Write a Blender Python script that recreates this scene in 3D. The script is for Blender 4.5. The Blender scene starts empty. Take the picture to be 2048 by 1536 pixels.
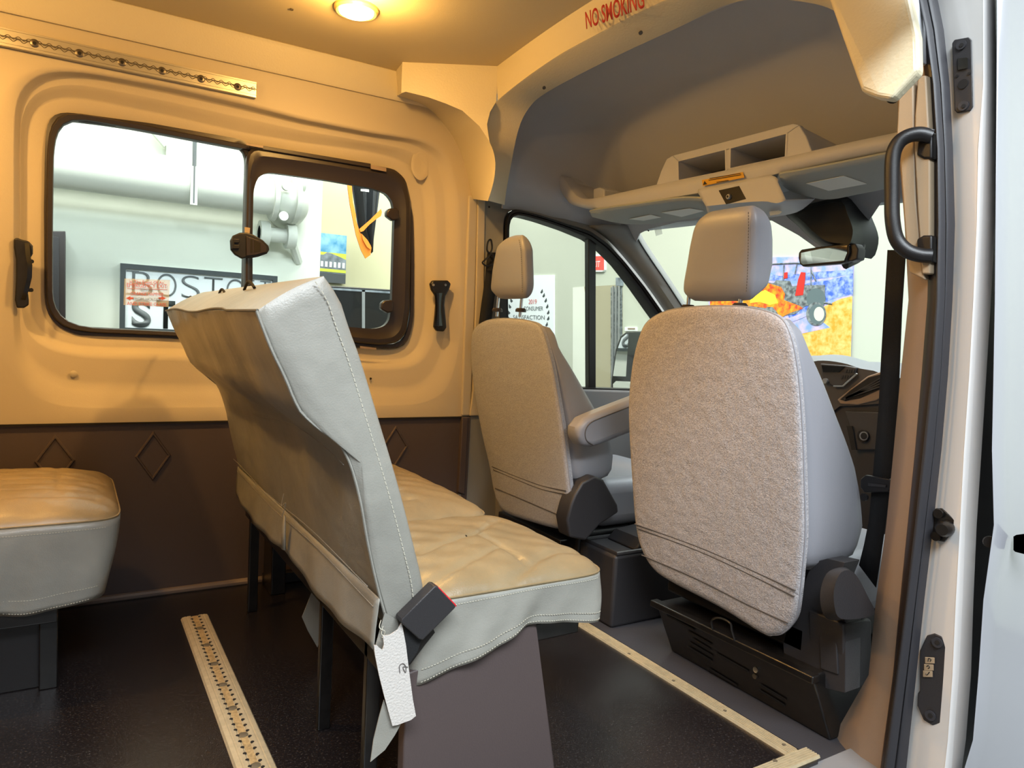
import bpy, bmesh, math, random
import numpy as np
from mathutils import Vector, Matrix
random.seed(4)
C = bpy.context.scene.collection
S = bpy.context.scene

# ---------------------------------------------------------------- camera
# x = towards the van's nose, y = towards its driver side, z = up; origin under the camera, van floor z = 0
FPX = 1447.0
CAMZ = 0.95
R = np.array([[0.85307907, 0.00757171, 0.52172672],
              [-0.51920391, -0.08694969, 0.85021589],
              [0.05180156, -0.99618393, -0.0702437]])
cam = bpy.data.cameras.new('camera'); co = bpy.data.objects.new('camera', cam); C.objects.link(co)
cam.sensor_width = 36; cam.lens = FPX / 2048 * 36; cam.clip_start = 0.02; cam.clip_end = 200
co.matrix_world = Matrix(((R[0, 0], -R[0, 1], -R[0, 2], 0), (R[1, 0], -R[1, 1], -R[1, 2], 0),
                          (R[2, 0], -R[2, 1], -R[2, 2], CAMZ), (0, 0, 0, 1)))
S.camera = co
S.view_settings.view_transform = 'Standard'; S.view_settings.look = 'None'
S.view_settings.exposure = 0.0; S.view_settings.gamma = 1; S.view_settings.use_curve_mapping = False
# ---------------------------------------------------------------- light
w = bpy.data.worlds.new('world'); S.world = w; w.use_nodes = True
w.node_tree.nodes['Background'].inputs[0].default_value = (0.84, 0.93, 1.0, 1)
w.node_tree.nodes['Background'].inputs[1].default_value = 0.33
def area(name, loc, target, sx, sy, power, col):
    l = bpy.data.lights.new(name, 'AREA'); l.shape = 'RECTANGLE'; l.size = sx; l.size_y = sy
    l.energy = power; l.color = col
    o = bpy.data.objects.new(name, l); C.objects.link(o); o.location = loc
    o.rotation_euler = (Vector(target) - Vector(loc)).to_track_quat('-Z', 'Y').to_euler()
    return o
COOL = (0.86, 0.94, 1.0)
WARM = (1.0, 0.55, 0.15)
NEUT = (1.0, 0.985, 0.93)
area('showroom_light', (0.1, -1.5, 3.6), (0.9, 1.3, 0.4), 3.4, 0.9, 360, COOL)
area('showroom_light', (4.4, -1.6, 3.3), (4.4, -1.0, 0), 1.2, 4.0, 50, COOL)
area('showroom_light', (3.9, 4.6, 3.3), (4.4, 4.6, 0), 1.6, 3.0, 50, NEUT)
area('showroom_light', (3.1, 1.8, 3.2), (3.0, 1.8, 0), 1.6, 2.4, 150, COOL)  # added above the hood to brighten dash and visors
area('showroom_light', (0.0, 2.7, 5.6), (0.0, 5.0, 1.0), 5.0, 0.8, 480, NEUT)
area('showroom_light', (2.6, 6.0, 3.4), (2.6, 7.0, 0.6), 1.6, 0.8, 100, NEUT)
area('showroom_light', (4.0, 9.0, 3.4), (5.4, 9.0, 0.6), 1.2, 4.0, 85, NEUT)  # added to light the front wall beyond the driver window
def lamp(kind, loc, power, size=0.03):
    l = bpy.data.lights.new('warm_lamp', kind); l.energy = power; l.color = WARM; l.shadow_soft_size = size
    if kind == 'SPOT': l.spot_size = math.radians(165); l.spot_blend = 0.7
    o = bpy.data.objects.new('warm_lamp', l); C.objects.link(o); o.location = loc
for x_, y_, p_, q_ in ((0.70, 2.08, 10, 26), (-0.45, 2.10, 14, 30), (-0.45, 1.35, 4, 5), (0.70, 1.30, 4, 6)):  # the last three are added out of frame to raise the warm light
    lamp('POINT', (x_, y_, 1.825), p_); lamp('SPOT', (x_, y_, 1.86), q_)

# ---------------------------------------------------------------- pixel rays onto real planes
def D(px, py): return R @ np.array([px - 1024.0, py - 768.0, FPX])
def _at(d, t): return Vector((d[0] * t, d[1] * t, d[2] * t + CAMZ))
def PX(px, py, x): d = D(px, py); return _at(d, x / d[0])
def PY(px, py, y): d = D(px, py); return _at(d, y / d[1])
def PZ(px, py, z): d = D(px, py); return _at(d, (z - CAMZ) / d[2])
def PP(px, py, p0, n):
    d = D(px, py); n = Vector(n); p0 = Vector(p0)
    t = n.dot(p0 - Vector((0, 0, CAMZ))) / n.dot(Vector(d)); return _at(d, t)

# ---------------------------------------------------------------- materials
def lin(h):
    c = [int(h[i:i + 2], 16) / 255 for i in (0, 2, 4)]
    return tuple((v / 12.92 if v <= .04045 else ((v + .055) / 1.055) ** 2.4) for v in c) + (1,)
def mat(name, col, rough=0.6, metal=0, bump=0, bscale=200, var=0, vscale=8, spec=0.5, emit=0, alpha=1, coat=0, bump2=0, b2scale=6, col2=None, lo=.35, hi=.65):
    m = bpy.data.materials.new(name); m.use_nodes = True; nt = m.node_tree; b = nt.nodes['Principled BSDF']
    c = lin(col)
    b.inputs['Base Color'].default_value = c; b.inputs['Roughness'].default_value = rough
    b.inputs['Metallic'].default_value = metal; b.inputs['Specular IOR Level'].default_value = spec
    if coat: b.inputs['Coat Weight'].default_value = coat; b.inputs['Coat Roughness'].default_value = .08
    if emit: b.inputs['Emission Color'].default_value = c; b.inputs['Emission Strength'].default_value = emit
    tc = nt.nodes.new('ShaderNodeTexCoord')
    if var or col2:
        n = nt.nodes.new('ShaderNodeTexNoise'); n.inputs['Scale'].default_value = vscale; n.inputs['Detail'].default_value = 5
        nt.links.new(tc.outputs['Object'], n.inputs['Vector'])
        r = nt.nodes.new('ShaderNodeValToRGB'); r.color_ramp.elements[0].position = lo; r.color_ramp.elements[1].position = hi
        r.color_ramp.elements[0].color = lin(col2) if col2 else tuple(v * (1 - var) for v in c[:3]) + (1,)
        r.color_ramp.elements[1].color = c if col2 else tuple(min(1, v * (1 + var)) for v in c[:3]) + (1,)
        nt.links.new(n.outputs['Fac'], r.inputs['Fac']); nt.links.new(r.outputs['Color'], b.inputs['Base Color'])
    last = None
    for st, sc in ((bump, bscale), (bump2, b2scale)):
        if not st: continue
        n = nt.nodes.new('ShaderNodeTexNoise'); n.inputs['Scale'].default_value = sc; n.inputs['Detail'].default_value = 3
        nt.links.new(tc.outputs['Object'], n.inputs['Vector'])
        bp = nt.nodes.new('ShaderNodeBump'); bp.inputs['Strength'].default_value = st
        bp.inputs['Distance'].default_value = 0.002 if sc > 60 else 0.02
        nt.links.new(n.outputs['Fac'], bp.inputs['Height'])
        if last: nt.links.new(last.outputs['Normal'], bp.inputs['Normal'])
        last = bp
    if last: nt.links.new(last.outputs['Normal'], b.inputs['Normal'])
    return m
M = {}
def mk(k, *a, **kw): M[k] = mat(k, *a, **kw)
mk('panel', 'bdb097', .55, bump=.15, bscale=350)
mk('gelcoat', 'd0c4a6', .42, bump=.35, bscale=160, bump2=0)
mk('ceiling', 'c8b994', .6, bump=.2, bscale=300)
mk('kick', '514645', .5, bump=.2, bscale=300, spec=.4)
mk('kick_edge', '6e625c', .45)
mk('carpet', '4d4746', .25, bump=.25, bscale=400, col2='181415', vscale=200, spec=1.0, lo=.56, hi=.78)
mk('rubber', '3c3b3f', .38, bump=.3, bscale=300, spec=.5)
mk('vinyl', '8e8c84', .37, bump=.25, bscale=350, var=.10, vscale=6, bump2=.5, b2scale=6)
mk('vinyl_seat', '89785a', .36, bump=.2, bscale=350, var=.10, vscale=7, bump2=.4, b2scale=8)
mk('vinyl_edge', '5c5a52', .6)
mk('backing', 'c9c3bd', .9, bump=.8, bscale=250)
mk('thread', 'b9b4a4', .8)
mk('thread_grey', '8f8a80', .8)
mk('strip', 'c9b896', .42, metal=.35, var=.08, vscale=60)
mk('alu', 'c8c2b4', .32, metal=.75, bump=.1, bscale=400)
mk('alu_dark', '6e6350', .6, metal=.3)
mk('wood_dirt', 'a58a5e', .8, var=.25, vscale=120)
mk('hole', '17120f', .8)
mk('screw', '6d655a', .35, metal=.8)
mk('black', '161415', .42, bump=.15, bscale=500)
mk('black_gloss', '101010', .25)
mk('black_brown', '2b2321', .38, bump=.1, bscale=400)
mk('charcoal', '2c2a2c', .5, bump=.25, bscale=400)
mk('webbing', '131315', .85, bump=.6, bscale=600)
mk('steel_black', '151312', .28, spec=.6, var=.3, vscale=30)
mk('fabric', 'a8a4a6', .95, bump=1.0, bscale=300, var=.20, vscale=220, bump2=.25, b2scale=30)
mk('fabric_driver', 'a3a3a8', .95, bump=1.0, bscale=420, var=.12, vscale=200, bump2=.2, b2scale=20)
mk('seat_vinyl', '909096', .42, bump=.15, bscale=450)
mk('seat_seam', '55504e', .8)
mk('chrome', 'd8d8d8', .15, metal=1)
mk('headliner', 'b9babe', .9, bump=.3, bscale=500)
mk('cab_plastic', 'c0c0c2', .55, bump=.2, bscale=400)
mk('visor', 'a6acaa', .7, bump=.15, bscale=400)
mk('cab_grey', '7d7c7d', .55, bump=.15, bscale=400)
mk('apillar', '84837f', .6, bump=.1, bscale=400)
mk('label_white', 'e6ecea', .6)
mk('label_yellow', 'd9a11c', .5)
mk('ink', '1a1714', .6)
mk('red_ink', 'a5201c', .6)
mk('red_faint', 'cf6a6a', .6)
mk('trim_brown', '8f7b6a', .5, bump=.15, bscale=400)
mk('trim_tan', 'a8957c', .5, bump=.15, bscale=400)
mk('seal', '2e2d31', .5, bump=.1, bscale=200)
mk('paint', 'd4d2d0', .35, metal=.0, coat=.6)
mk('paint_white', 'a9a9af', .25, metal=.0, coat=1)
mk('wall_white', 'dfe4d8', .8, var=.02, vscale=2)
mk('wall_front', 'bcc1b3', .8)
mk('wall_olive', 'bdbb9a', .8)
mk('pipe', 'd2d6cd', .5)
mk('floor_show', '6c6c6a', .25)
mk('sign_white', 'eaf2f6', .5)
mk('sign_frame', '3c4446', .5)
mk('sign_grey', '6c7274', .5)
mk('sign_dark', '222b2c', .5)
mk('orange', 'e8811a', .7)
mk('dark_cloth', '23272b', .7)
mk('exit_red', 'e0443a', .5, emit=.5)
mk('mirror', 'dcdcdc', .02, metal=1)
mk('dash', '3a383a', .5, bump=.2, bscale=400)
mk('dash_top', '6e7176', .5, bump=.2, bscale=400)
mk('dash_brown', '4a4645', .5)
mk('silver', 'a7a9ab', .3, metal=.7)
mk('lens', 'fff0cc', .4, emit=14)
mk('lamp_ring', 'd8b070', .35)
mk('red_button', 'd21f2a', .35)
mk('housing_black', '0b0b0c', .6)
mk('canvas_sky', '7f9fd6', .7, col2='c9b4dc', vscale=14)
mk('canvas_blue', '3c62c8', .7, col2='9fb2e8', vscale=26)
mk('canvas_sand', 'd79a22', .7, col2='e8c878', vscale=20)
mk('canvas_flame', 'e8a414', .7, col2='d8341c', vscale=22)
mk('canvas_yellow', 'e6cf3a', .7)
mk('canvas_red', 'c8281e', .7)
mk('canvas_dark', '474c50', .7, col2='8b9496', vscale=30)
mk('canvas_tyre', '5a6a6e', .7)
mk('canvas_hub', 'c9cfc0', .7)
mk('pic_sky', '2f86b8', .7, col2='8ec2d8', vscale=10)
mk('pic_yellow', 'c8cf4a', .7)
mk('pic_grey', '5f6870', .7, col2='8c96a0', vscale=14)
mk('pic_road', '4a4f52', .7)
def glass(name, fac_col, refl=.5, rough=0.0):
    m = bpy.data.materials.new(name); m.use_nodes = True; nt = m.node_tree; nt.nodes.clear()
    o = nt.nodes.new('ShaderNodeOutputMaterial'); mx = nt.nodes.new('ShaderNodeMixShader')
    t = nt.nodes.new('ShaderNodeBsdfTransparent'); g = nt.nodes.new('ShaderNodeBsdfGlossy'); f = nt.nodes.new('ShaderNodeFresnel')
    t.inputs[0].default_value = fac_col; g.inputs['Roughness'].default_value = rough
    f.inputs[0].default_value = 1.45
    mu = nt.nodes.new('ShaderNodeMath'); mu.operation = 'MULTIPLY'; mu.inputs[1].default_value = refl
    nt.links.new(f.outputs[0], mu.inputs[0]); nt.links.new(mu.outputs[0], mx.inputs[0])
    nt.links.new(t.outputs[0], mx.inputs[1]); nt.links.new(g.outputs[0], mx.inputs[2]); nt.links.new(mx.outputs[0], o.inputs[0])
    M[name] = m
glass('glass', (.93, .97, .94, 1))
mk('film', 'e4e8e8', .5); M['film'].node_tree.nodes['Principled BSDF'].inputs['Alpha'].default_value = .3
def speckle(m, amt=.0):
    pass

# ---------------------------------------------------------------- mesh helpers
def loc_of(parent): 
    v = Vector((0, 0, 0))
    while parent is not None: v = v + parent.location; parent = parent.parent
    return v
def obj(name, me, m, parent=None, sharp=35, label=None, stuff=False):
    o = bpy.data.objects.new(name, me); C.objects.link(o)
    if isinstance(m, str): m = M[m]
    me.materials.append(m)
    if sharp is not None:
        me.polygons.foreach_set('use_smooth', [True] * len(me.polygons))
        me.set_sharp_from_angle(angle=math.radians(sharp))
    if parent is not None: o.parent = parent; o.location = -loc_of(parent)
    if label: o['label'] = label
    if stuff: o['kind'] = 'stuff'
    return o
def mesh(name, vs, fs, m, parent=None, sharp=35, fix=True, **k):
    me = bpy.data.meshes.new(name); me.from_pydata([tuple(v) for v in vs], [], fs); me.validate()
    if fix:
        bm = bmesh.new(); bm.from_mesh(me); bmesh.ops.remove_doubles(bm, verts=bm.verts, dist=1e-5)
        bmesh.ops.recalc_face_normals(bm, faces=bm.faces); bm.to_mesh(me); bm.free()
    return obj(name, me, m, parent, sharp, **k)
def root(name, label, cat, loc=(0, 0, 0), group=None):
    o = bpy.data.objects.new(name, None); C.objects.link(o); o.location = loc; o.empty_display_size = .05
    return tag(o, label, cat, group)
def tag(o, label, cat, group=None):
    o['label'] = label; o['category'] = cat
    if group: o['group'] = group
    return o
def struct(o, label=None):
    o['kind'] = 'structure'
    if label: o['label'] = label
    return o
def bevel(o, wd, seg=2, ang=40):
    b = o.modifiers.new('bevel', 'BEVEL'); b.width = wd; b.segments = seg; b.limit_method = 'ANGLE'; b.angle_limit = math.radians(ang); return o
def solid(o, t, off=0):
    s = o.modifiers.new('solid', 'SOLIDIFY'); s.thickness = t; s.offset = off; return o
def sub(o, n=1):
    s = o.modifiers.new('sub', 'SUBSURF'); s.levels = n; s.render_levels = n; return o
def grid(name, rows, m, parent=None, close_u=False, close_v=False, caps=False, **k):
    """rows: list of equal-length point lists"""
    nr, nc = len(rows), len(rows[0]); vs = [p for r in rows for p in r]; fs = []
    for i in range(nr if close_v else nr - 1):
        for j in range(nc if close_u else nc - 1):
            a = i * nc + j; b = i * nc + (j + 1) % nc; i2 = ((i + 1) % nr) * nc
            fs.append((a, b, i2 + (j + 1) % nc, i2 + j))
    if caps: fs.append(tuple(range(nc))[::-1]); fs.append(tuple((nr - 1) * nc + j for j in range(nc)))
    return mesh(name, vs, fs, m, parent, **k)
def prism(name, pts, vec, m, parent=None, bev=0, **k):
    """polygon of 3D points pushed along vec"""
    vec = Vector(vec); n = len(pts); vs = [Vector(p) for p in pts] + [Vector(p) + vec for p in pts]
    fs = [tuple(range(n)), tuple(range(n, 2 * n))[::-1]] + [(i, (i + 1) % n, n + (i + 1) % n, n + i) for i in range(n)]
    o = mesh(name, vs, fs, m, parent, **k)
    if bev: bevel(o, bev, 3)
    return o
def box(name, a, b, m, parent=None, bev=0, **k):
    a = Vector(a); b = Vector(b)
    return prism(name, [(a.x, a.y, a.z), (b.x, a.y, a.z), (b.x, b.y, a.z), (a.x, b.y, a.z)], (0, 0, b.z - a.z), m, parent, bev, **k)
def tubegeo(pts, r, n=8, closed=False):
    pts = [Vector(p) for p in pts]; rows = []; N = len(pts); up = None
    for i, p in enumerate(pts):
        if closed: t = pts[(i + 1) % N] - pts[i - 1]
        else: t = pts[min(i + 1, N - 1)] - pts[max(i - 1, 0)]
        t.normalize()
        if up is None:
            up = Vector((0, 0, 1)) if abs(t.z) < .9 else Vector((1, 0, 0))
        a = (up - t * up.dot(t)).normalized(); up = a; b = t.cross(a)
        rr = r[i] if isinstance(r, (list, tuple)) else r
        rows.append([p + a * rr * math.cos(q) + b * rr * math.sin(q) for q in [2 * math.pi * k / n for k in range(n)]])
    return rows
def tube(name, pts, r, m, parent=None, n=8, closed=False, **k):
    return grid(name, tubegeo(pts, r, n, closed), m, parent, close_u=True, close_v=closed, caps=not closed, **k)
def smooth_path(pts, n=8, closed=False):
    pts = [Vector(p) for p in pts]; N = len(pts); out = []
    for i in range(N if closed else N - 1):
        if closed: p0, p1, p2, p3 = pts[i - 1], pts[i], pts[(i + 1) % N], pts[(i + 2) % N]
        else: p0, p1, p2, p3 = pts[max(i - 1, 0)], pts[i], pts[i + 1], pts[min(i + 2, N - 1)]
        for k in range(n):
            t = k / n
            out.append(.5 * ((2 * p1) + (p2 - p0) * t + (2 * p0 - 5 * p1 + 4 * p2 - p3) * t * t + (3 * p1 - p0 - 3 * p2 + p3) * t ** 3))
    if not closed: out.append(pts[-1])
    return out
def resample(pts, n):
    pts = [Vector(p) for p in pts]; L = [0]
    for a, b in zip(pts, pts[1:]): L.append(L[-1] + (b - a).length)
    out = []
    for i in range(n):
        s = L[-1] * i / (n - 1); j = 0
        while j < len(L) - 2 and L[j + 1] < s: j += 1
        d = L[j + 1] - L[j]; out.append(pts[j].lerp(pts[j + 1], (s - L[j]) / d if d else 0))
    return out
def polar(poly, c, N=160, sm=1):
    """sample a star-shaped closed 2D outline by angle about c"""
    out = []
    P = [(p[0] - c[0], p[1] - c[1]) for p in poly]
    for k in range(N):
        a = 2 * math.pi * k / N; dx, dy = math.cos(a), math.sin(a); best = 0
        for (x1, y1), (x2, y2) in zip(P, P[1:] + P[:1]):
            ex, ey = x2 - x1, y2 - y1; den = dx * ey - dy * ex
            if abs(den) < 1e-12: continue
            t = (x1 * ey - y1 * ex) / den; u = (x1 * dy - y1 * dx) / den
            if t > 0 and -1e-9 <= u <= 1 + 1e-9: best = max(best, t)
        out.append(best)
    for _ in range(sm): out = [(out[i - 1] + 2 * out[i] + out[(i + 1) % N]) / 4 for i in range(N)]
    return [(c[0] + r * math.cos(2 * math.pi * k / N), c[1] + r * math.sin(2 * math.pi * k / N)) for k, r in enumerate(out)]
def wallout(pxs, y): return [(p.x, p.z) for p in (PY(a, b, y) for a, b in pxs)]
def dashes(name, path, m, parent, step=.006, ln=.0038, r=.0008, off=(0, 0, 0)):
    """a row of stitches along a path, one joined part"""
    path = resample(smooth_path(path, 6), max(3, int(sum((Vector(a) - Vector(b)).length for a, b in zip(path, path[1:])) / step)))
    vs, fs = [], []; off = Vector(off)
    for a, b in zip(path, path[1:]):
        d = (b - a); 
        if d.length < 1e-6: continue
        d.normalize(); e = a + d * ln + off; s = a + off
        u = d.orthogonal().normalized() * r; v = d.cross(u).normalized() * r; k = len(vs)
        vs += [s + u, s + v, s - u, s - v, e + u, e + v, e - u, e - v]
        fs += [(k + i, k + (i + 1) % 4, k + 4 + (i + 1) % 4, k + 4 + i) for i in range(4)]
        fs += [(k, k + 3, k + 2, k + 1), (k + 4, k + 5, k + 6, k + 7)]
    return mesh(name, vs, fs, m, parent, fix=False, stuff=True)
def disc(name, c, n, r, h, m, parent=None, seg=16, r2=None, **k):
    c = Vector(c); n = Vector(n).normalized(); u = n.orthogonal().normalized(); v = n.cross(u); r2 = r if r2 is None else r2
    rows = [[c + (u * math.cos(a) + v * math.sin(a)) * rr + n * hh for a in [2 * math.pi * i / seg for i in range(seg)]] for rr, hh in ((r, 0), (r, h * .6), (r2, h))]
    return grid(name, rows, m, parent, close_u=True, caps=True, **k)
def text(name, s, origin, right, up, size, m, parent=None, wide=1.0, depth=.0006, bold=0, align='LEFT'):
    cu = bpy.data.curves.new(name, 'FONT'); cu.body = s; cu.size = 1; cu.extrude = 0; cu.align_x = align
    cu.offset = bold
    t = bpy.data.objects.new(name + '_tmp', cu); C.objects.link(t)
    bpy.context.view_layer.update()
    me = bpy.data.meshes.new_from_object(t); bpy.data.objects.remove(t)
    right = Vector(right).normalized(); up = Vector(up); up = (up - right * up.dot(right)).normalized(); n = right.cross(up)
    for v in me.vertices:
        v.co = Vector(origin) + right * (v.co.x * size * wide) + up * (v.co.y * size) + n * .0008
    me.materials.clear()
    o = obj(name, me, m, parent, None); solid(o, depth); return o

# ================================================================= SETTING: the van's shell
WY = 2.69
# ---- left wall: moulded upper panel with stepped window recess
wc = (0.57, 1.20)
W0 = [(92,450),(94,300),(99,253),(116,226),(137,220),(300,250),(492,287),(700,321),(771,335),(795,348),(819,383),(830,430),(832,513),(831,640),(820,682),(801,699),(700,693),(335,672),(154,664),(120,652),(99,628),(92,604)]
A1 = [(51,450),(52,280),(56,236),(75,203),(120,187),(171,191),(342,226),(489,260),(600,279),(737,298),(800,312),(835,335),(853,380),(857,450),(858,600),(853,655),(838,700),(812,722),(760,722),(335,699),(171,696),(115,687),(80,668),(60,640),(52,600)]
A2 = [(42,450),(42,280),(45,225),(65,190),(110,170),(171,172),(342,206),(489,238),(600,262),(737,285),(815,300),(850,325),(867,380),(872,450),(873,600),(868,665),(852,712),(822,735),(760,737),(335,713),(171,711),(105,700),(68,682),(48,650),(42,600)]
B1 = [(38,450),(38,280),(40,215),(58,178),(100,155),(171,155),(342,188),(489,221),(600,248),(737,274),(830,288),(870,315),(888,380),(892,450),(893,640),(885,700),(865,750),(825,778),(760,777),(335,772),(171,770),(105,757),(62,722),(42,680),(38,620)]
B2 = [(27,450),(27,280),(30,210),(50,168),(92,147),(171,150),(342,180),(489,213),(600,242),(737,269),(840,284),(885,310),(905,380),(912,450),(912,660),(903,730),(880,785),(830,806),(760,808),(335,812),(171,812),(100,806),(55,775),(30,720),(25,640)]
NP = 200
rect = [(-2.3, .592), (1.435, .592), (1.435, 1.835), (-2.3, 1.835)]
def mid(a, b, t): return [(p[0] + (q[0] - p[0]) * t, p[1] + (q[1] - p[1]) * t) for p, q in zip(a, b)]
w0, a1, a2, b1, b2 = [polar(wallout(q, WY), wc, NP, 2) for q in (W0, A1, A2, B1, B2)]
rc = polar(rect, wc, NP, 0)
for cx, cz in rect:   # keep the panel's own corners
    k = int(round((math.atan2(cz - wc[1], cx - wc[0]) % (2 * math.pi)) / (2 * math.pi) * NP)) % NP; rc[k] = (cx, cz)
levels = [(w0, .045), (w0, .030), (mid(w0, a1, .06), .026), (mid(w0, a1, .85), .026), (a1, .023), (mid(a1, a2, .5), .008), (a2, -.001), (mid(a2, b1, .15), -.003), (mid(a2, b1, .85), -.003), (b1, -.006), (mid(b1, b2, .3), -.014), (mid(b1, b2, .7), -.028), (b2, -.034), (mid(b2, rc, .06), -.036), (rc, -.036), (rc, -.01)]
o = grid('wall_left', [[(p[0], WY + d, p[1]) for p in L] for L, d in levels], 'panel', close_u=True, sharp=60)
wall_left = struct(o, 'moulded pale upper side panel with stepped recess round the sliding window')
YF = WY - .036
# dark kick panel below, with embossed diamonds
kick = struct(box('trim_1', (-2.3, WY - .03, 0), (1.435, WY + .03, .592), 'kick'), 'dark brown lower side panel with embossed diamonds')
def diamond(px, py):
    c = PY(px, py, WY - .03); a, b = .055, .085
    rows = []
    for s, d in ((1, 0), (.93, -.006), (.86, -.006), (.80, -.001), (.02, -.001)):
        rows.append([(c.x + a * s * q[0], c.y + d, c.z + b * s * q[1]) for q in ((1, 0), (0, 1), (-1, 0), (0, -1))])
    grid('diamond_emboss', rows, 'kick', kick, close_u=True, caps=True, sharp=20)
for q in ((306, 912), (110, 922), (790, 893)): diamond(*q)
prism('edge_strip', [(1.405, WY - .045, .0), (1.43, WY - .045, .0), (1.43, WY - .045, .592), (1.405, WY - .045, .592)], (0, .02, 0), 'kick', kick, .004)
struct(tube('baseboard_left', [(-2.3, WY - .035, .008), (1.42, WY - .035, .008)], .013, 'kick_edge', n=10), 'thin raised moulding where the dark side panel meets the floor')
struct(box('trim_2', (-2.3, WY - .04, .588), (1.43, WY - .033, .594), 'hole'), 'black joint between the upper and lower side panels')

# screw caps on the upper panel
def cap(px, py, y, r=.011, m='panel'):
    c = PY(px, py, y); return disc('screw_cap', c, (0, -1, 0), r, .006, m, wall_left, r2=r * .6)
cap(147, 748, WY - .006)
cap(741, 757, WY - .006, .004, 'hole')
# second small hollow at the recess's top right corner
g = PY(840, 330, WY + .004); 
grid('hollow', [[(g.x + r * math.cos(a), g.y + d - .006, g.z + 1.5 * r * math.sin(a)) for a in [2 * math.pi * k / 20 for k in range(20)]] for r, d in ((.040, .001), (.032, -.0015), (.024, .0), (.001, 0.001))], 'panel', wall_left, close_u=True)

# ---- floor
box_floor = box('floor', (-2.3, .98, -.06), (1.485, WY, 0), 'carpet'); struct(box_floor, 'speckled black vinyl floor of the passenger area')
struct(box('floor_cab', (1.485, .86, -.12), (3.0, WY, -.02), 'rubber'), 'smooth dark grey rubber floor of the cab')
struct(box('floor_side', (-2.3, .93, -.06), (-.2, .98, 0), 'carpet'), 'edge of the floor under the near side wall')
# ---- ceiling and coves
ceil = struct(prism('ceiling', [(-2.3, .95, 1.9), (1.45, .95, 1.9), (1.45, 2.62, 1.9), (-2.3, 2.62, 1.9)], (0, 0, .04), 'ceiling', sharp=None), 'pale moulded ceiling of the passenger area')
cove = [[(x, y, z) for y, z in ((2.64, 1.925), (2.616, 1.897), (2.623, 1.887), (2.640, 1.812), (2.645, 1.805), (2.70, 1.808))] for x in np.linspace(-2.3, 1.43, 12)]
o = grid('trim_3', cove, 'gelcoat', sharp=30); solid(o, .006); struct(o, 'sloping cove strip between ceiling and left side panel')
o = grid('trim_4', [[(x, y, z) for y, z in ((.93, 1.93), (.955, 1.897), (.93, 1.83), (.90, 1.74), (.86, 1.67), (.78, 1.61), (.70, 1.62))] for x in (-2.3, 1.27)], 'gelcoat'); solid(o, .02); struct(o, 'cove and header above the sliding door opening, outer lip extended to block light')  # outer lip extended out of view to keep showroom light off the near leg
# rear and right-rear walls, out of frame
struct(box('wall_rear', (-2.34, .8, -.1), (-2.3, 2.75, 1.95), 'panel'), 'rear end wall of the van')
struct(box('wall_right', (-2.3, .84, -.1), (-.42, .93, 1.95), 'panel'), 'side wall behind the sliding door opening')
struct(box('wall_left_outer', (-2.3, WY + .075, 1.72), (1.5, WY + .1, 1.95), 'paint_white'), 'outer skin of the left side above the window')
struct(box('wall_left_outer', (-2.3, WY + .075, -.6), (1.5, WY + .1, .86), 'paint_white'), 'outer skin of the left side below the window')
struct(box('roof', (-2.3, .68, 1.96), (1.5, 2.8, 1.99), 'paint_white'), 'outer roof skin over the passenger area')

# ---- bulkhead moulding between passenger area and cab: arch with left and right legs
GC = 'gelcoat'
arch = root('front_header', 'cream moulded header arch between passenger area and cab, lettered in red', 'header', (1.3, 1.8, 1.44)); 
arch['kind'] = 'structure'
XR, XF = 1.30, 1.42
far_r = [PX(a, b, XR) for a, b in [(976,400),(988,359),(990,318),(979,284),(974,250),(980,225),(993,203),(1044,161),(1113,113),(1181,75),(1300,14)]]
near_r = [Vector((XR, 1.2, 1.80)), Vector((XR, 1.05, 1.73))] + [PX(a, b, XR) for a, b in [(1668,0),(1700,92),(1735,190)]]
RC = resample(smooth_path(far_r + near_r, 6), 90)
far_f = [PX(a, b, XF) for a, b in [(1009,410),(1013,380),(1022,330),(1036,262),(1055,220),(1090,187),(1200,128),(1350,58),(1480,2)]]
near_f = [Vector((XF, 1.10, 1.72)), Vector((XF, 1.0, 1.64)), Vector((XF, .95, 1.56))]
FC = resample(smooth_path(far_f + near_f, 6), 90)
soff = grid('soffit', [RC, [a.lerp(b, .04) + Vector((0, 0, -.002)) for a, b in zip(RC, FC)], [a.lerp(b, .96) for a, b in zip(RC, FC)], FC, [b + Vector((0.0, .012 if b.y > 2 else 0, .02)) for b in FC]], GC, arch, sharp=50)
# diagonal face of the left shoulder
P0 = (1.014, 2.52, 1.9); dv = Vector((1.302 - 1.014, 2.334 - 2.52, 0)); PN = Vector((dv.y, -dv.x, 0))
def PS(a, b): return PP(a, b, P0, PN)
S1 = [PS(*q) for q in [(805,122),(900,126),(996,130),(993,203),(980,225),(974,250),(979,284),(959,253),(925,222),(890,207),(856,195),(812,184),(803,187)]]
o = mesh('shoulder', S1, [tuple(range(len(S1)))], GC, arch, sharp=None); solid(o, .004, 1)
LC = [PY(a, b, 2.655) for a, b in [(793,192),(850,213),(885,245),(915,290),(932,340),(940,380),(945,398)]]
MC = [PS(*q) for q in [(803,187),(812,184),(856,195),(925,222),(959,253),(979,284)]] + [PX(a, b, XR) for a, b in [(990,318),(988,359),(976,402)]]
LC = resample(smooth_path(LC, 6), 40); MC = resample(smooth_path(MC, 6), 40)
grid('leg', [LC, [a.lerp(b, .5) for a, b in zip(LC, MC)], [a.lerp(b, .96) for a, b in zip(LC, MC)], MC], GC, arch, sharp=50)
mesh('shoulder_end', [PS(805,122), PS(803,187), PY(793,192,2.655), PY(787,150,2.655)], [(0, 1, 2, 3)], GC, arch, sharp=None)
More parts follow.
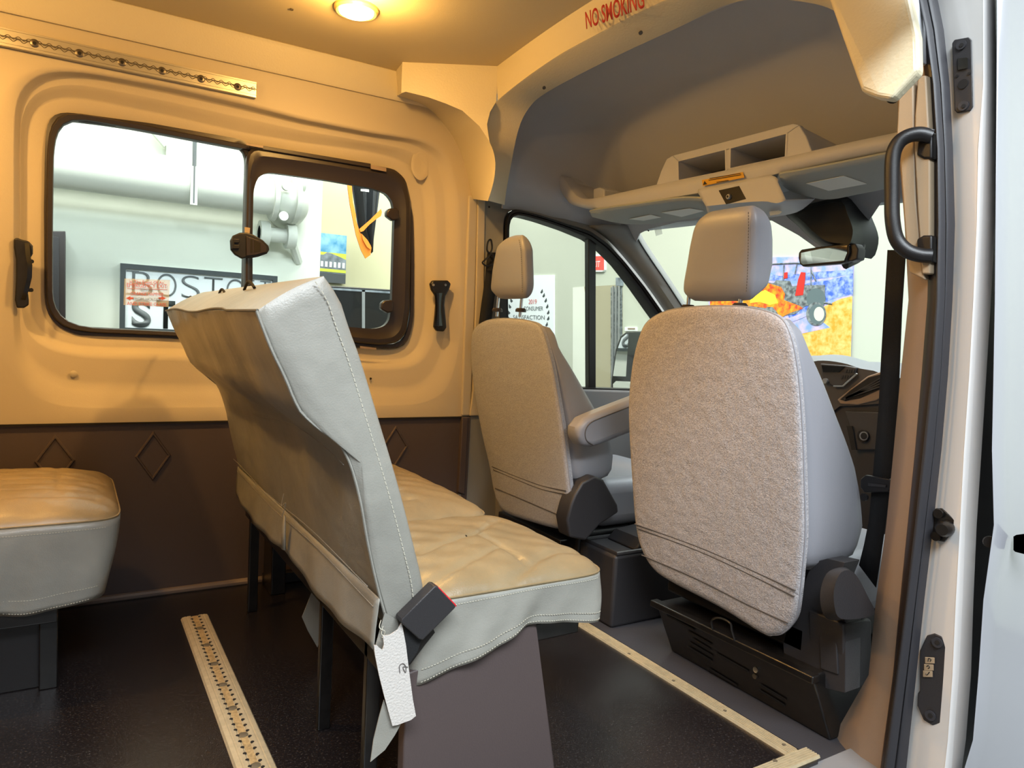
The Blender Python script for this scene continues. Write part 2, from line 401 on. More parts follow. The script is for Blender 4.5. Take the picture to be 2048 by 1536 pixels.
# rear face of the header with the lettering, and the near leg
top = [Vector((XR - .05 * math.sin(math.pi * t), 2.34 + (.90 - 2.34) * t, 1.905)) for t in np.linspace(0, 1, 60)]
low = resample(RC[next(i for i, p in enumerate(RC) if p.z > 1.77 and p.y < 2.33):], 60)
head = grid('header_face', [top, [a.lerp(b, .5) for a, b in zip(top, low)], low], GC, arch, sharp=60)
nl = [PX(a, b, XR) for a, b in [(1640,-60),(1668,0),(1700,92),(1735,190)]]
nr = [PX(a, b, XR + .02) for a, b in [(1815,-60),(1830,0),(1848,80),(1850,152)]]
nb = [PX(a, b, XR) for a, b in [(1742,194),(1765,203),(1795,208)]]
leg2 = [nl[0], nl[1], nl[2], nl[3]] + nb[:1] + nb[1:] + [nr[3], nr[2], nr[1], nr[0]]
bk = mesh('near_leg', leg2, [tuple(range(len(leg2)))], GC, arch, sharp=None); solid(bk, .03, 1); bevel(bk, .008, 3)
disc('access_plug', PX(1786, 193, XR - .004), (-.7, -.2, -.6), .012, .004, 'hole', arch)
for a, b, t in ((1088, 175, .55), (1281, 65, .5)):
    p = PX(a, b, 1.36); disc('screw', p, (-.1, -.6, -.8), .006, .003, 'screw', arch)
base = PX(1172, 58, 1.262); end = PX(1296, 12, 1.262)
t_ = text('lettering', 'NO SMOKING', base, end - base, (-.25, 0, 1), .063, 'red_ink', arch, wide=.64, bold=.012); t_['label'] = 'red NO SMOKING lettering'
disc('ceiling_screw', PZ(583, 18, 1.9), (0, 0, -1), .006, .003, 'screw', ceil)

# ---- trim left of the driver's door (B pillar, left)
pil = root('pillar_left', 'grey and beige pillar trim beside the driver seat', 'pillar', (1.45, 2.66, 0)); pil['kind'] = 'structure'
def strip(name, pl, pr, x, dep, m, par, bev=.004):
    L = [PX(a, b, x) if x < 5 and x is not None else None for a, b in pl]; Rr = [PX(a, b, x) for a, b in pr]
    return prism(name, L + Rr[::-1], (dep, 0, 0), m, par, bev)
def ystrip(name, pl, pr, y, dep, m, par, bev=.004):
    return prism(name, [PY(a, b, y) for a, b in pl] + [PY(a, b, y) for a, b in pr][::-1], (0, dep, 0), m, par, bev)
ystrip('panel_edge', [(938,390),(930,620),(924,832)], [(956,392),(950,620),(942,832)], 2.645, .05, 'panel', pil, .006)
ystrip('trim_strip', [(956,398),(952,600),(946,780),(940,832)], [(971,400),(968,600),(962,780),(958,832)], 2.64, .05, 'panel', pil, .004)
ystrip('belt_panel', [(968,402),(966,560),(948,660),(944,700),(925,975)], [(1018,408),(1012,560),(1010,660),(1010,700),(1005,1040)], 2.655, .05, 'cab_grey', pil, .004)
ystrip('lower_panel', [(938,832),(925,980)], [(1010,832),(1006,1045)], 2.66, .05, 'cab_grey', pil, .004)
ystrip('lower_edge', [(925,834),(917,985)], [(937,834),(930,990)], 2.64, .03, 'kick', pil, .004)
ystrip('sill_panel', [(917,988),(930,1040)], [(1100,988),(1100,1080)], 2.65, .05, 'cab_grey', pil, .004)
p = PY(978, 414, 2.65); box('clip', p + Vector((-.008, -.004, -.010)), p + Vector((.008, .004, .010)), 'label_white', pil, .001)
disc('clip_hole', PY(978, 414, 2.646), (0, -1, 0), .004, .002, 'hole', pil)

# ---- cab side wall with driver's door window
dc = (2.06, 1.05)
DO = [(1008,600),(1010,440),(1015,424),(1030,418),(1080,430),(1130,447),(1180,462),(1215,487),(1250,525),(1290,575),(1330,632),(1390,720),(1430,800),(1300,793),(1150,786),(1020,780),(1010,770)]
DI = [(1014,600),(1017,446),(1022,434),(1035,430),(1080,442),(1130,459),(1176,478),(1205,500),(1235,530),(1270,575),(1305,625),(1370,715),(1400,780),(1300,779),(1150,774),(1025,768),(1017,755)]
do = polar(wallout(DO, 2.62), dc, NP, 1); di = polar(wallout(DI, 2.62), dc, NP, 1)
cabrect = [(1.43, -.1), (1.43, 1.50), (2.02, 1.50), (2.19, 1.385), (2.60, .97), (3.1, .9), (3.1, -.1)]
cr = polar(cabrect, dc, NP, 0)
o = grid('wall_left_cab', [[(p[0], 2.66 + d, p[1]) for p in L] for L, d in ((do, -.03), (mid(do, cr, .05), -.035), (mid(do, cr, .3), -.02), (cr, -.01), (cr, .04))], 'apillar', close_u=True, sharp=70)
struct(o, 'grey inner side of the cab round the driver window')
dw = root('window_2', 'black rubber framed driver door window with division bar', 'window', (2.06, 2.65, .7)); dw['kind'] = 'structure'
f1 = grid('window_frame', [[(p[0], 2.62 + d, p[1]) for p in L] for L, d in ((do, .0), (mid(do, di, .15), -.012), (mid(do, di, .45), -.012), (mid(do, di, .5), -.004), (mid(do, di, .6), -.010), (mid(do, di, .95), -.010), (di, 0), (di, .05))], 'black', dw, close_u=True, sharp=40)
grid('window_pane', [[(p[0], 2.65, p[1]) for p in di], [(dc[0] + (p[0] - dc[0]) * .01, 2.65, dc[1] + (p[1] - dc[1]) * .01) for p in di]], 'glass', dw, close_u=True, caps=True, sharp=None)
prism('division_bar', [PY(1177,470,2.62), PY(1192,482,2.62), PY(1192,782,2.62), PY(1178,782,2.62)], (0, .03, 0), 'black', dw, .003)
ystrip('door_sill', [(1005,774),(1000,1100)], [(1420,786),(1420,1100)], 2.60, .06, 'cab_grey', pil, .01)

# ---- headliner of the cab: stations of arcs
def arc_at(x, zt, yl, yr, zs, r=.22, n=28):
    pts = [Vector((x, yl + .02, zs))]
    for k in range(n):
        a = math.pi / 2 * k / (n - 1); pts.append(Vector((x, yl - r + r * math.cos(a) - .0, zt - r * .8 + r * .8 * math.sin(a))))
    for k in range(n):
        a = math.pi / 2 * (1 - k / (n - 1)); pts.append(Vector((x, yr + r - r * math.cos(a), zt - r * .8 + r * .8 * math.sin(a) - .03)))
    pts.append(Vector((x, yr - .01, min(zt - .05, zs + .12)))); return pts
FC2 = resample([Vector((XF + .005, b.y + (.012 if b.y > 2 else 0), b.z + .012)) for b in FC], 58)
st = [FC2, arc_at(1.52, 1.89, 2.60, .95, 1.46), arc_at(1.68, 1.875, 2.62, .95, 1.46), arc_at(1.85, 1.80, 2.62, .95, 1.46), arc_at(1.98, 1.68, 2.62, .95, 1.45, .2), arc_at(2.08, 1.52, 2.62, .95, 1.42, .1), arc_at(2.16, 1.43, 2.6, .95, 1.395, .04)]
o = grid('ceiling_cab', st, 'headliner', sharp=80); struct(o, 'grey cloth headliner over the cab'); solid(o, .008, 1)
struct(box('roof', (1.4, .8, 1.96), (2.0, 2.8, 1.99), 'paint_white'), 'outer roof skin over the cab')

# ---- windshield, A pillar
def WX(a, b): return PP(a, b, (2.15, 2.5, 1.41), (.293, 0, .302))     # the raked plane of the glass
ws = root('window_3', 'large raked windshield with a small sticker in its upper left corner', 'window', (2.65, 1.8, .92)); ws['kind'] = 'structure'
wsn = Vector((.293, 0, .302)).normalized()
def wpt(y, z): return Vector((2.15 + (1.41 - z) * .302 / .293, y, z))
gl = [WX(1275,482), WX(1282,464), WX(1300,456), wpt(1.8, 1.47), wpt(1.02, 1.42), wpt(.92, 1.0), wpt(.92, .86), wpt(2.55, .86), WX(1372,622)]
mesh('window_pane', gl, [tuple(range(len(gl)))], 'glass', ws, sharp=None)
# grey header lip of the windshield with the dip round the camera housing
lip = [WX(1232,430), WX(1275,482), WX(1282,464), WX(1300,455), WX(1360,440), WX(1450,432), WX(1547,437), WX(1600,466), WX(1655,505), WX(1672,508), WX(1703,470), WX(1742,436), WX(1766,400), wpt(1.0, 1.44), wpt(.9, 1.40), wpt(.9, 1.56), wpt(2.6, 1.56)]
o = prism('header_lip', lip, -wsn * .012, 'headliner', ws, sharp=None)
ap_out = [PY(a, b, 2.625) for a, b in [(1178,452),(1215,478),(1255,522),(1296,574),(1336,632),(1400,730)]]
ap_in = [WX(a, b) for a, b in [(1262,452),(1277,482),(1300,518),(1330,562),(1368,620),(1420,700)]]
ap_out = resample(smooth_path(ap_out, 4), 24); ap_in = resample(smooth_path(ap_in, 4), 24)
apil = grid('trim_5', [ap_out, [a.lerp(b, .35) + Vector((-.03, -.03, .0)) for a, b in zip(ap_out, ap_in)], [a.lerp(b, .7) + Vector((-.035, -.02, 0)) for a, b in zip(ap_out, ap_in)], ap_in, [p + Vector((.03, .01, .02)) for p in ap_in]], 'apillar', sharp=60)
struct(apil, 'grey front pillar trim between driver window and windshield'); solid(apil, .004)
tube('glass_edge', [p + Vector((0, -.003, 0)) for p in ap_in], .003, 'black', ws, n=6)
p = WX(1320, 462); prism('inspection_sticker', [WX(1308,455), WX(1322,452), WX(1325,468), WX(1312,472)], (-.001, 0, 0), 'film', ws)
disc('sensor_dot', WX(1297, 461), -wsn, .004, .002, 'hole', ws)

# ---- near pillar (right B pillar): columns of points, lofted
np_ = root('pillar_right', 'right hand door pillar with trim, rubber seal and bare silver jamb', 'pillar', (1.62, .88, -.1)); np_['kind'] = 'structure'
def col(pts, x): return [PX(a, b, x) for a, b in pts]
ys = [-80, 60, 170, 300, 450, 600, 750, 900, 1050, 1200, 1350, 1480, 1580]
def colx(tab, x):
    xs = np.interp(ys, [t[1] for t in tab], [t[0] for t in tab]); return [PX(a, b, x) for a, b in zip(xs, ys)]
T1 = [(1806,-80),(1834,0),(1850,150),(1856,270),(1858,520),(1854,620),(1843,750),(1830,900),(1815,1050),(1800,1200),(1786,1350),(1768,1480),(1755,1580)]       # trim / dark
T2 = [(1818,-80),(1846,20),(1866,150),(1876,270),(1877,450),(1872,600),(1862,750),(1846,900),(1830,1050),(1812,1200),(1792,1350),(1775,1480),(1762,1580)]      # dark / seal
T3 = [(1860,-80),(1878,0),(1894,100),(1902,200),(1908,350),(1911,500),(1904,620),(1893,800),(1873,1000),(1854,1150),(1838,1300),(1822,1450),(1808,1580)]      # seal / jamb
T4 = [(1966,-80),(1966,0),(1966,100),(1967,240),(1955,260),(1953,450),(1945,620),(1935,800),(1922,960),(1918,1100),(1910,1200),(1906,1300),(1898,1450),(1882,1580)]
T5 = [(1974,-80),(1974,0),(1974,240),(1970,300),(1962,500),(1952,700),(1940,900),(1930,1030),(1932,1100),(1922,1250),(1918,1350),(1910,1450),(1900,1580)]
T6 = [(1990,-80),(1992,0),(1993,250),(1990,450),(1982,600),(1972,760),(1960,950),(1948,1130),(1946,1250),(1940,1400),(1926,1536),(1918,1580)]
T0 = [(1790,-80),(1795,200),(1798,330),(1812,480),(1818,545),(1817,600),(1808,690),(1800,760),(1790,870),(1778,1000),(1767,1100),(1752,1200),(1742,1300),(1735,1370),(1722,1420),(1690,1465),(1600,1515),(1560,1580)]
def loft(name, A, xa, B, xb, m, bulge=0, n=5, **k):
    a = colx(A, xa); b = colx(B, xb); rows = []
    for i in range(n):
        t = i / (n - 1); rows.append([p.lerp(q, t) + Vector((-bulge * math.sin(math.pi * t), 0, 0)) for p, q in zip(a, b)])
    return grid(name, rows, m, np_, sharp=50, **k)
loft('inner_trim', T0, 1.66, T1, 1.60, 'trim_brown', .012)
loft('door_flange', T1, 1.60, T2, 1.585, 'black_brown', .004)
loft('rubber_seal', T2, 1.575, [((a[0] * .55 + b[0] * .45), a[1]) for a, b in zip(T2, T3)], 1.575, 'seal', .014, 9)
loft('rubber_lip', [((a[0] * .55 + b[0] * .45), a[1]) for a, b in zip(T2, T3)], 1.582, T3, 1.60, 'seal', .010, 7)
loft('jamb', T3, 1.615, T4, 1.60, 'paint', .002)
loft('jamb_ridge', T4, 1.60, T5, 1.615, 'paint', .006)
loft('jamb_return', T5, 1.615, T6, 1.66, 'paint', .0)
T6b = [(x + 14 if y < 740 else x + 5, y) for x, y in T6]
T7 = [(1992,-80),(1993,0),(1992,200),(1990,450),(1988,700),(1984,800),(1983,900),(1990,1000),(1985,1080),(1975,1160),(1958,1235),(1955,1300),(1957,1400),(1945,1480),(1925,1536),(1915,1580)]
loft('door_gap', T5, 1.68, T7, 1.74, 'black', .0)
# front passenger door: painted skin with rolled rear edge
T7b = [(x + 6, y) for x, y in T7]
e = colx(T7, 1.60); pd = root('door_1', 'closed white front passenger door seen edge on, right of the pillar', 'door', (1.7, .78, -.6)); pd['kind'] = 'structure'
ys_full = ys
skin_rows = [colx(T7, 1.66), colx([(x + 1, y) for x, y in T7], 1.60), colx([(x + 5, y) for x, y in T7], 1.605), [PX(a + 30, b, 1.68) for a, b in zip(np.interp(ys, [t[1] for t in T7], [t[0] for t in T7]), ys)], [PX(2110, b, 1.95) for b in ys], [PX(2500, b, 2.9) for b in ys]]
grid('door_skin', skin_rows, 'paint_white', pd, sharp=60)
h = PX(2046, 1070, 1.72); 
o = prism('door_handle', [PX(a, b, 1.70) for a, b in [(2024,1072),(2030,1066),(2075,1060),(2075,1108),(2030,1106),(2024,1100)]], (0, -.02, 0), 'black', pd, .004); 
disc('bumper_stop', PX(1978, 1083, 1.63), (-.75, -.6, 0), .012, .006, 'black', pd)

# fittings on the jamb
def jpoly(name, pts, x, m, par, th=.006, bev=.002): return prism(name, [PX(a, b, x) for a, b in pts], (-th, -.002, 0), m, par, bev)
cp = root('contact_plate', 'black electrical contact plate with two sockets high on the silver door jamb', 'plate', tuple(PX(1925, 150, 1.61)))
jpoly('plate', [(1905,88),(1910,81),(1938,76),(1944,82),(1947,215),(1941,223),(1915,227),(1910,222)], 1.605, 'charcoal', cp)
jpoly('square_socket', [(1914,118),(1934,116),(1935,137),(1915,141)], 1.597, 'black_gloss', cp, .002, 0)
for a, b in ((1923, 90), (1927, 212)):
    s_ = disc('screw', PX(a, b, 1.598), (-1, -.1, 0), .010, .003, 'seal', cp); disc('screw_hole', PX(a, b, 1.5945), (-1, -.1, 0), .004, .001, 'hole', s_)
disc('round_socket', PX(1926, 168, 1.598), (-1, 0, 0), .010, .001, 'hole', cp)
for a, b in ((1914, 152), (1938, 147)): disc('pin_hole', PX(a, b, 1.598), (-1, 0, 0), .003, .001, 'hole', cp)
st_ = root('door_striker', 'small black latch striker with a round pin midway down the silver jamb', 'striker', tuple(PX(1890, 1048, 1.61)))
jpoly('plate', [(1867,1022),(1872,1016),(1885,1016),(1912,1040),(1913,1056),(1890,1083),(1870,1080),(1864,1070)], 1.608, 'steel_black', st_)
for a, b in ((1878, 1027), (1873, 1072)): disc('bolt', PX(a, b, 1.60), (-1, -.1, 0), .010, .006, 'steel_black', st_)
disc('striker_pin', PX(1893, 1056, 1.60), (-1, -.2, 0), .017, .03, 'steel_black', st_, r2=.012)
lp = root('lower_catch_plate', 'long black oval catch plate with a torn sticker low on the silver jamb', 'plate', tuple(PX(1867, 1358, 1.61)))
jpoly('plate', [(1841,1300),(1855,1270),(1870,1266),(1885,1272),(1896,1300),(1893,1420),(1885,1444),(1866,1449),(1848,1438),(1836,1410),(1837,1385),(1841,1380)], 1.608, 'charcoal', lp)
for a, b in ((1875, 1285), (1861, 1431)):
    s_ = disc('screw', PX(a, b, 1.600), (-1, -.1, 0), .011, .003, 'seal', lp); disc('screw_hole', PX(a, b, 1.597), (-1, -.1, 0), .005, .001, 'hole', s_)
for i, (a, b) in enumerate(((1859, 1320), (1857, 1334), (1855, 1347))):
    jpoly('sticker', [(a - 9, b - 6), (a + 9, b - 5), (a + 9, b + 6), (a - 9, b + 6)], 1.5995, 'trim_tan', lp, .001, 0)
    tube('sticker_mark', smooth_path([PX(a + u, b + v, 1.598) for u, v in (((-3, 3), (-2, -3), (3, -1), (1, 3)), ((-4, -1), (0, -3), (2, 1), (-1, 3)), ((-4, 0), (-1, 3), (4, -3)))[i]], 4), .0009, 'ink', lp, n=4)

# upper trim strips of the pillar and grab handle
tb = root('pillar_cover', 'tan plastic pillar cover behind the black grab handle', 'cover', tuple(PX(1825, 400, 1.6)))
prism('front_strip', [PX(a, b, 1.575) for a, b in [(1797,180),(1826,155),(1828,260),(1832,400),(1846,545),(1850,560),(1818,545),(1810,470),(1800,330),(1792,280)]], (.03, 0, 0), 'trim_tan', tb, .004)
prism('rear_strip', [PX(a, b, 1.57) for a, b in [(1835,152),(1852,150),(1860,300),(1860,548),(1843,548),(1834,420),(1828,300),(1829,230)]], (.03, 0, 0), 'trim_tan', tb, .004)
gh = root('grab_handle', 'black tubular grab handle on the right door pillar', 'handle', tuple(PX(1850, 390, 1.58)))
path = [PX(a, b, x) for a, b, x in [(1862,274,1.57),(1838,268,1.555),(1812,274,1.54),(1794,290,1.53),(1785,320,1.525),(1784,390,1.525),(1785,440,1.525),(1793,478,1.53),(1812,500,1.54),(1838,510,1.555),(1862,512,1.57)]]
tube('tube', smooth_path(path, 6), .0155, 'black', gh, n=16)
for (a, b), s in (((1850, 288), -1), ((1850, 500), 1)):
    prism('mount', [PX(a + u, b + v * s, 1.566) for u, v in [(-18,-22),(-4,-30),(14,-30),(14,26),(0,20),(-16,4)]], (.03, 0, 0), 'black', gh, .005)

# ---- sliding window in the left wall
lw = root('window_1', 'dark framed sliding side window with a fixed rear pane and a sliding front pane', 'window', (.57, 2.72, .9)); lw['kind'] = 'structure'
N2 = 160
WYF = 2.705
w0f = polar(wallout(W0, WY), wc, N2, 1)
GA = [(98,420),(99,300),(103,262),(115,245),(135,239),(200,247),(330,266),(460,288),(484,295),(492,312),(489,420),(486,560),(482,670),(335,662),(160,653),(125,640),(106,605),(98,560)]
GB = [(506,470),(508,380),(516,355),(533,344),(560,347),(660,361),(740,375),(772,385),(786,402),(790,430),(785,600),(780,640),(770,653),(750,658),(700,654),(506,646)]
ca = (.23, 1.2); cb = (.83, 1.2)
# perimeter frame
inner = [(w0f[i][0] + (wc[0] - w0f[i][0]) * .028, w0f[i][1] + (wc[1] - w0f[i][1]) * .05) for i in range(N2)]
grid('outer_frame', [[(p[0], WYF + d, p[1]) for p in L] for L, d in ((w0f, .02), (w0f, .002), (mid(w0f, inner, .25), -.004), (mid(w0f, inner, .9), -.002), (inner, .003), (inner, .03))], 'black_brown', lw, close_u=True, sharp=50)
# fixed pane frame (left) and mullion
fo = polar([(p.x, p.z) for p in (PY(a, b, 2.71) for a, b in [(88,420),(90,290),(95,245),(108,228),(133,224),(300,246),(492,280),(500,300),(497,560),(492,690),(335,676),(154,670),(118,655),(96,630),(89,600)])], ca, N2, 1)
fi = polar([(p.x, p.z) for p in (PY(a, b, 2.71) for a, b in GA)], ca, N2, 1)
fr = grid('fixed_frame', [[(p[0], 2.712 + d, p[1]) for p in L] for L, d in ((fo, .02), (fo, .0), (mid(fo, fi, .8), -.002), (fi, .003), (fi, .03))], 'black_brown', lw, close_u=True, sharp=50)
grid('fixed_pane', [[(p[0], 2.728, p[1]) for p in fi], [(ca[0] + (p[0] - ca[0]) * .02, 2.728, ca[1] + (p[1] - ca[1]) * .02) for p in fi]], 'glass', lw, close_u=True, caps=True, sharp=None)
so = polar([(p.x, p.z) for p in (PY(a, b, 2.69) for a, b in [(489,500),(493,320),(497,296),(515,295),(600,306),(740,329),(790,338),(812,358),(822,400),(822,500),(820,620),(812,668),(795,686),(760,690),(700,684),(488,668)])], cb, N2, 1)
si = polar([(p.x, p.z) for p in (PY(a, b, 2.69) for a, b in GB)], cb, N2, 1)
grid('sliding_frame', [[(p[0], 2.69 + d, p[1]) for p in L] for L, d in ((so, .03), (so, .004), (mid(so, si, .12), -.006), (mid(so, si, .35), -.008), (mid(so, si, .5), -.002), (mid(so, si, .75), .004), (si, .006), (si, .03))], 'black_brown', lw, close_u=True, sharp=30)
grid('sliding_pane', [[(p[0], 2.708, p[1]) for p in si], [(cb[0] + (p[0] - cb[0]) * .02, 2.708, cb[1] + (p[1] - cb[1]) * .02) for p in si]], 'glass', lw, close_u=True, caps=True, sharp=None)
def wpoly(name, pts, y, m, par, th=.012, bev=.002, **k): return prism(name, [PY(a, b, y) for a, b in pts], (0, -th, 0), m, par, bev, **k)
wpoly('top_guide', [(498,288),(740,328),(740,336),(498,296)], 2.685, 'black_brown', lw, .01)
wpoly('guide_clip', [(492,286),(526,292),(526,297),(492,291)], 2.674, 'trim_brown', lw, .004, .001)
wpoly('guide_clip', [(741,330),(772,336),(772,344),(741,338)], 2.674, 'trim_brown', lw, .004, .001)
wpoly('guide_clip', [(720,692),(752,696),(752,700),(720,697)], 2.674, 'trim_brown', lw, .004, .001)
latch = wpoly('latch', [(459,482),(464,472),(478,466),(492,466),(505,470),(524,481),(535,492),(537,500),(532,508),(515,514),(500,517),(490,516),(482,518),(468,510),(460,500)], 2.682, 'black', lw, .018, .004)
wpoly('latch_grip', [(463,478),(478,478),(478,486),(468,486),(468,490),(478,490),(478,498),(463,498)], 2.664, 'black', latch, .010, .002)
wpoly('latch_lever', [(492,472),(520,482),(532,494),(532,504),(512,510),(492,512)], 2.664, 'black_brown', latch, .006, .002)
wpoly('latch_slot', [(501,478),(505,480),(505,506),(501,506)], 2.658, 'hole', latch, .001, 0)
wpoly('latch_slot', [(508,480),(521,486),(521,503),(508,505)], 2.658, 'hole', latch, .001, 0)
wpoly('latch_tag', [(489,454),(500,456),(499,467),(489,466)], 2.680, 'trim_tan', lw, .002, 0)
for q in ([(768,424),(774,418),(790,418),(793,424),(793,440),(780,443),(768,434)], [(758,606),(764,601),(779,600),(782,606),(781,624),(770,626),(757,618)]):
    wpoly('hinge_knob', q, 2.690, 'black_brown', lw, .03, .006)
# emergency sticker on the fixed pane: clear film with red print
stk = root('emergency_sticker', 'clear sticker with red emergency exit wording on the fixed rear pane', 'sticker', tuple(PY(290, 585, 2.725)))
a_, b_, c_, d_ = PY(249, 557, 2.724), PY(340, 560, 2.724), PY(337, 614, 2.724), PY(247, 610, 2.724)
prism('film', [a_, b_, c_, d_], (0, -.001, 0), 'film', stk, 0)
def stext(s, px, py, wpx, hpx, m='red_faint', y=2.7215):
    o0 = PY(px, py, y); e0 = PY(px + wpx, py + wpx * .033, y); sz = (PY(px, py, y) - PY(px, py + hpx, y)).length
    t = text('sticker_text', s, o0, e0 - o0, (0, 0, 1), sz * 1.35, m, stk)
    wd = max(v.co.dot((e0 - o0).normalized()) for v in t.data.vertices) - min(v.co.dot((e0 - o0).normalized()) for v in t.data.vertices)
    dr = (e0 - o0).normalized(); k = (e0 - o0).length / wd
    for v in t.data.vertices:
        s_ = (v.co - o0).dot(dr); v.co += dr * s_ * (k - 1)
stext('In The Event Of An', 259, 566, 68, 6); stext('EMERGENCY EXIT:', 253, 574, 82, 8.5)
stext('REMOVE', 281, 582, 24, 5, 'sign_grey'); stext('ORANGE HAMMER', 261, 590, 66, 7)
stext('FROM HOLDER', 266, 600, 56, 6, 'sign_grey'); stext('AND STRIKE GLASS', 254, 610, 78, 7)
for s_, x0 in ((-1, 263), (1, 321)):
    wpoly('arrow', [(x0 - 4 * s_, 594.5), (x0 + 2 * s_, 594.5), (x0 + 2 * s_, 592), (x0 + 11 * s_, 596.5), (x0 + 2 * s_, 601), (x0 + 2 * s_, 598.5), (x0 - 4 * s_, 598.5)][::s_], 2.7215, 'red_faint', stk, .0005, 0)
wpoly('underline', [(254,576.5),(335,579),(335,580),(254,577.5)], 2.7215, 'red_faint', stk, .0005, 0)

# ---- hammer holders left and right of the window
hl = root('wall_bracket', 'black bracket strap on the panel left of the side window', 'bracket', tuple(PY(45, 545, YF)))
def bracket(parts, r0):
    for nm, pts, y, th, m, bv in parts: wpoly(nm, pts, y, m, r0, th, bv)
bracket([('back_plate', [(28,478),(34,476),(45,480),(58,483),(66,492),(66,508),(62,515),(60,540),(58,565),(56,585),(58,600),(58,610),(48,616),(34,616),(30,600),(32,560),(32,520),(28,495)], YF + .004, .012, 'black', .004)], hl)
grid('strap', [[PY(a, b, YF - .010 - d) + Vector((w_, 0, 0)) for w_ in (-.006, .006)] for a, b, d in ((54,486,.0),(56,510,.018),(60,530,.024),(59,555,.026),(53,580,.022),(46,600,.004))], 'black_gloss', hl)
for a, b in ((60, 523), (59, 580)): disc('bolt', PY(a, b, YF - .012), (.4, -1, 0), .006, .014, 'steel_black', hl)
hr = root('wall_bracket', 'black bone shaped bracket on the panel between side window and pillar', 'bracket', tuple(PY(878, 612, YF)))
bracket([('back_plate', [(857,568),(862,561),(892,561),(898,568),(894,580),(887,592),(885,610),(888,640),(889,655),(884,663),(870,662),(865,654),(867,635),(869,610),(868,592),(860,580)], YF + .004, .022, 'black', .006)], hr)
grid('rib', [[PY(878 + s_ * w_, b, YF - .018 - d) for s_, d in ((-1, 0), (-.5, .010), (0, .013), (.5, .010), (1, 0))] for b, w_ in ((586, 10), (600, 7), (620, 6), (640, 8), (652, 9))], 'black_gloss', hr)
for a, b in ((866, 570), (890, 570), (876, 650)): disc('bolt', PY(a, b, YF - .018), (0, -1, 0), .005, .005, 'chrome', hr)

# ---- long aluminium track on the wall above the window
yt = YF - .002
rail = root('wall_track', 'aluminium track with wavy slot and six screws on the wall above the window', 'track', tuple(PY(250, 130, yt)))
e1 = PY(511, 166, yt); e2 = PY(505, 197, yt); z1 = PY(0, 55, yt).z; zt_, zb_ = e1.z, e2.z; x1 = e1.x; x0 = -1.3; H = zt_ - zb_
rows = [[(x, yt - d, zb_ + H * f) for d, f in ((0, 0), (.012, 0), (.014, .03), (.014, .14), (.012, .15), (.012, .17), (.014, .18), (.014, .44), (.008, .46), (.008, .54), (.014, .56), (.014, .84), (.012, .85), (.012, .88), (.014, .89), (.014, .98), (.012, 1), (0, 1))] for x in (x0, x1)]
grid('rail', rows, 'alu', rail, caps=True, sharp=20)
zc = zb_ + H * .5
for sg in (-1, 1):
    tube('scalloped_lip', [(x1 - .004 - .0032 * k, yt - .0142, zc + sg * .0035 + .0042 * math.sin(2 * math.pi * (.0032 * k) / .0254)) for k in range(int((x1 - x0) / .0032))], .0011, 'alu_dark', rail, n=4)
for a, b in ((69, 87), (159, 107), (244, 125), (324, 142), (402, 158), (475, 174)):
    c = PY(a, b, yt - .012); s_ = disc('screw', c, (0, -1, 0), .0125, .004, 'screw', rail, r2=.010); disc('screw_recess', c + Vector((0, -.004, 0)), (0, -1, 0), .005, .0006, 'hole', s_)
for q in ((-.3, 0), (-.55, 0), (-.8, 0), (-1.05, 0)):
    disc('screw', (q[0], yt - .012, zc), (0, -1, 0), .0125, .004, 'screw', rail, r2=.010)

# ---- ceiling lamp
dl = root('ceiling_lamp', 'round glowing dome lamp on the ceiling near the window wall', 'lamp', (.69, 2.08, 1.9))
lc = PZ(713, 16, 1.9)
def ringz(prof, c, name, m, par, seg=32): 
    return grid(name, [[(c.x + r * math.cos(a), c.y + r * math.sin(a), z) for a in [2 * math.pi * k / seg for k in range(seg)]] for r, z in prof], m, par, close_u=True, caps=True)
ringz([(.066, 1.9), (.066, 1.893), (.060, 1.886), (.052, 1.888), (.052, 1.896)], lc, 'trim_ring', 'lamp_ring', dl)
ringz([(.051, 1.896), (.050, 1.884), (.040, 1.879), (.015, 1.877)], lc, 'lens', 'lens', dl)
for x_, y_, lb in ((-.45, 2.10, 'unseen dome lamp added at the rear, beside the window wall'), (-.45, 1.35, 'unseen dome lamp added at the rear, in the middle of the ceiling'), (.70, 1.30, 'unseen dome lamp added on the ceiling near the door opening')):
    r_ = root('ceiling_lamp', lb, 'lamp', (x_, y_, 1.9)); c_ = Vector((x_, y_, 1.9))  # unseen fixtures added to go with the extra warm lamps
    ringz([(.066, 1.9), (.066, 1.893), (.060, 1.886), (.052, 1.888), (.052, 1.896)], c_, 'trim_ring', 'lamp_ring', r_)
    ringz([(.051, 1.896), (.050, 1.884), (.040, 1.879), (.015, 1.877)], c_, 'lens', 'lens', r_)

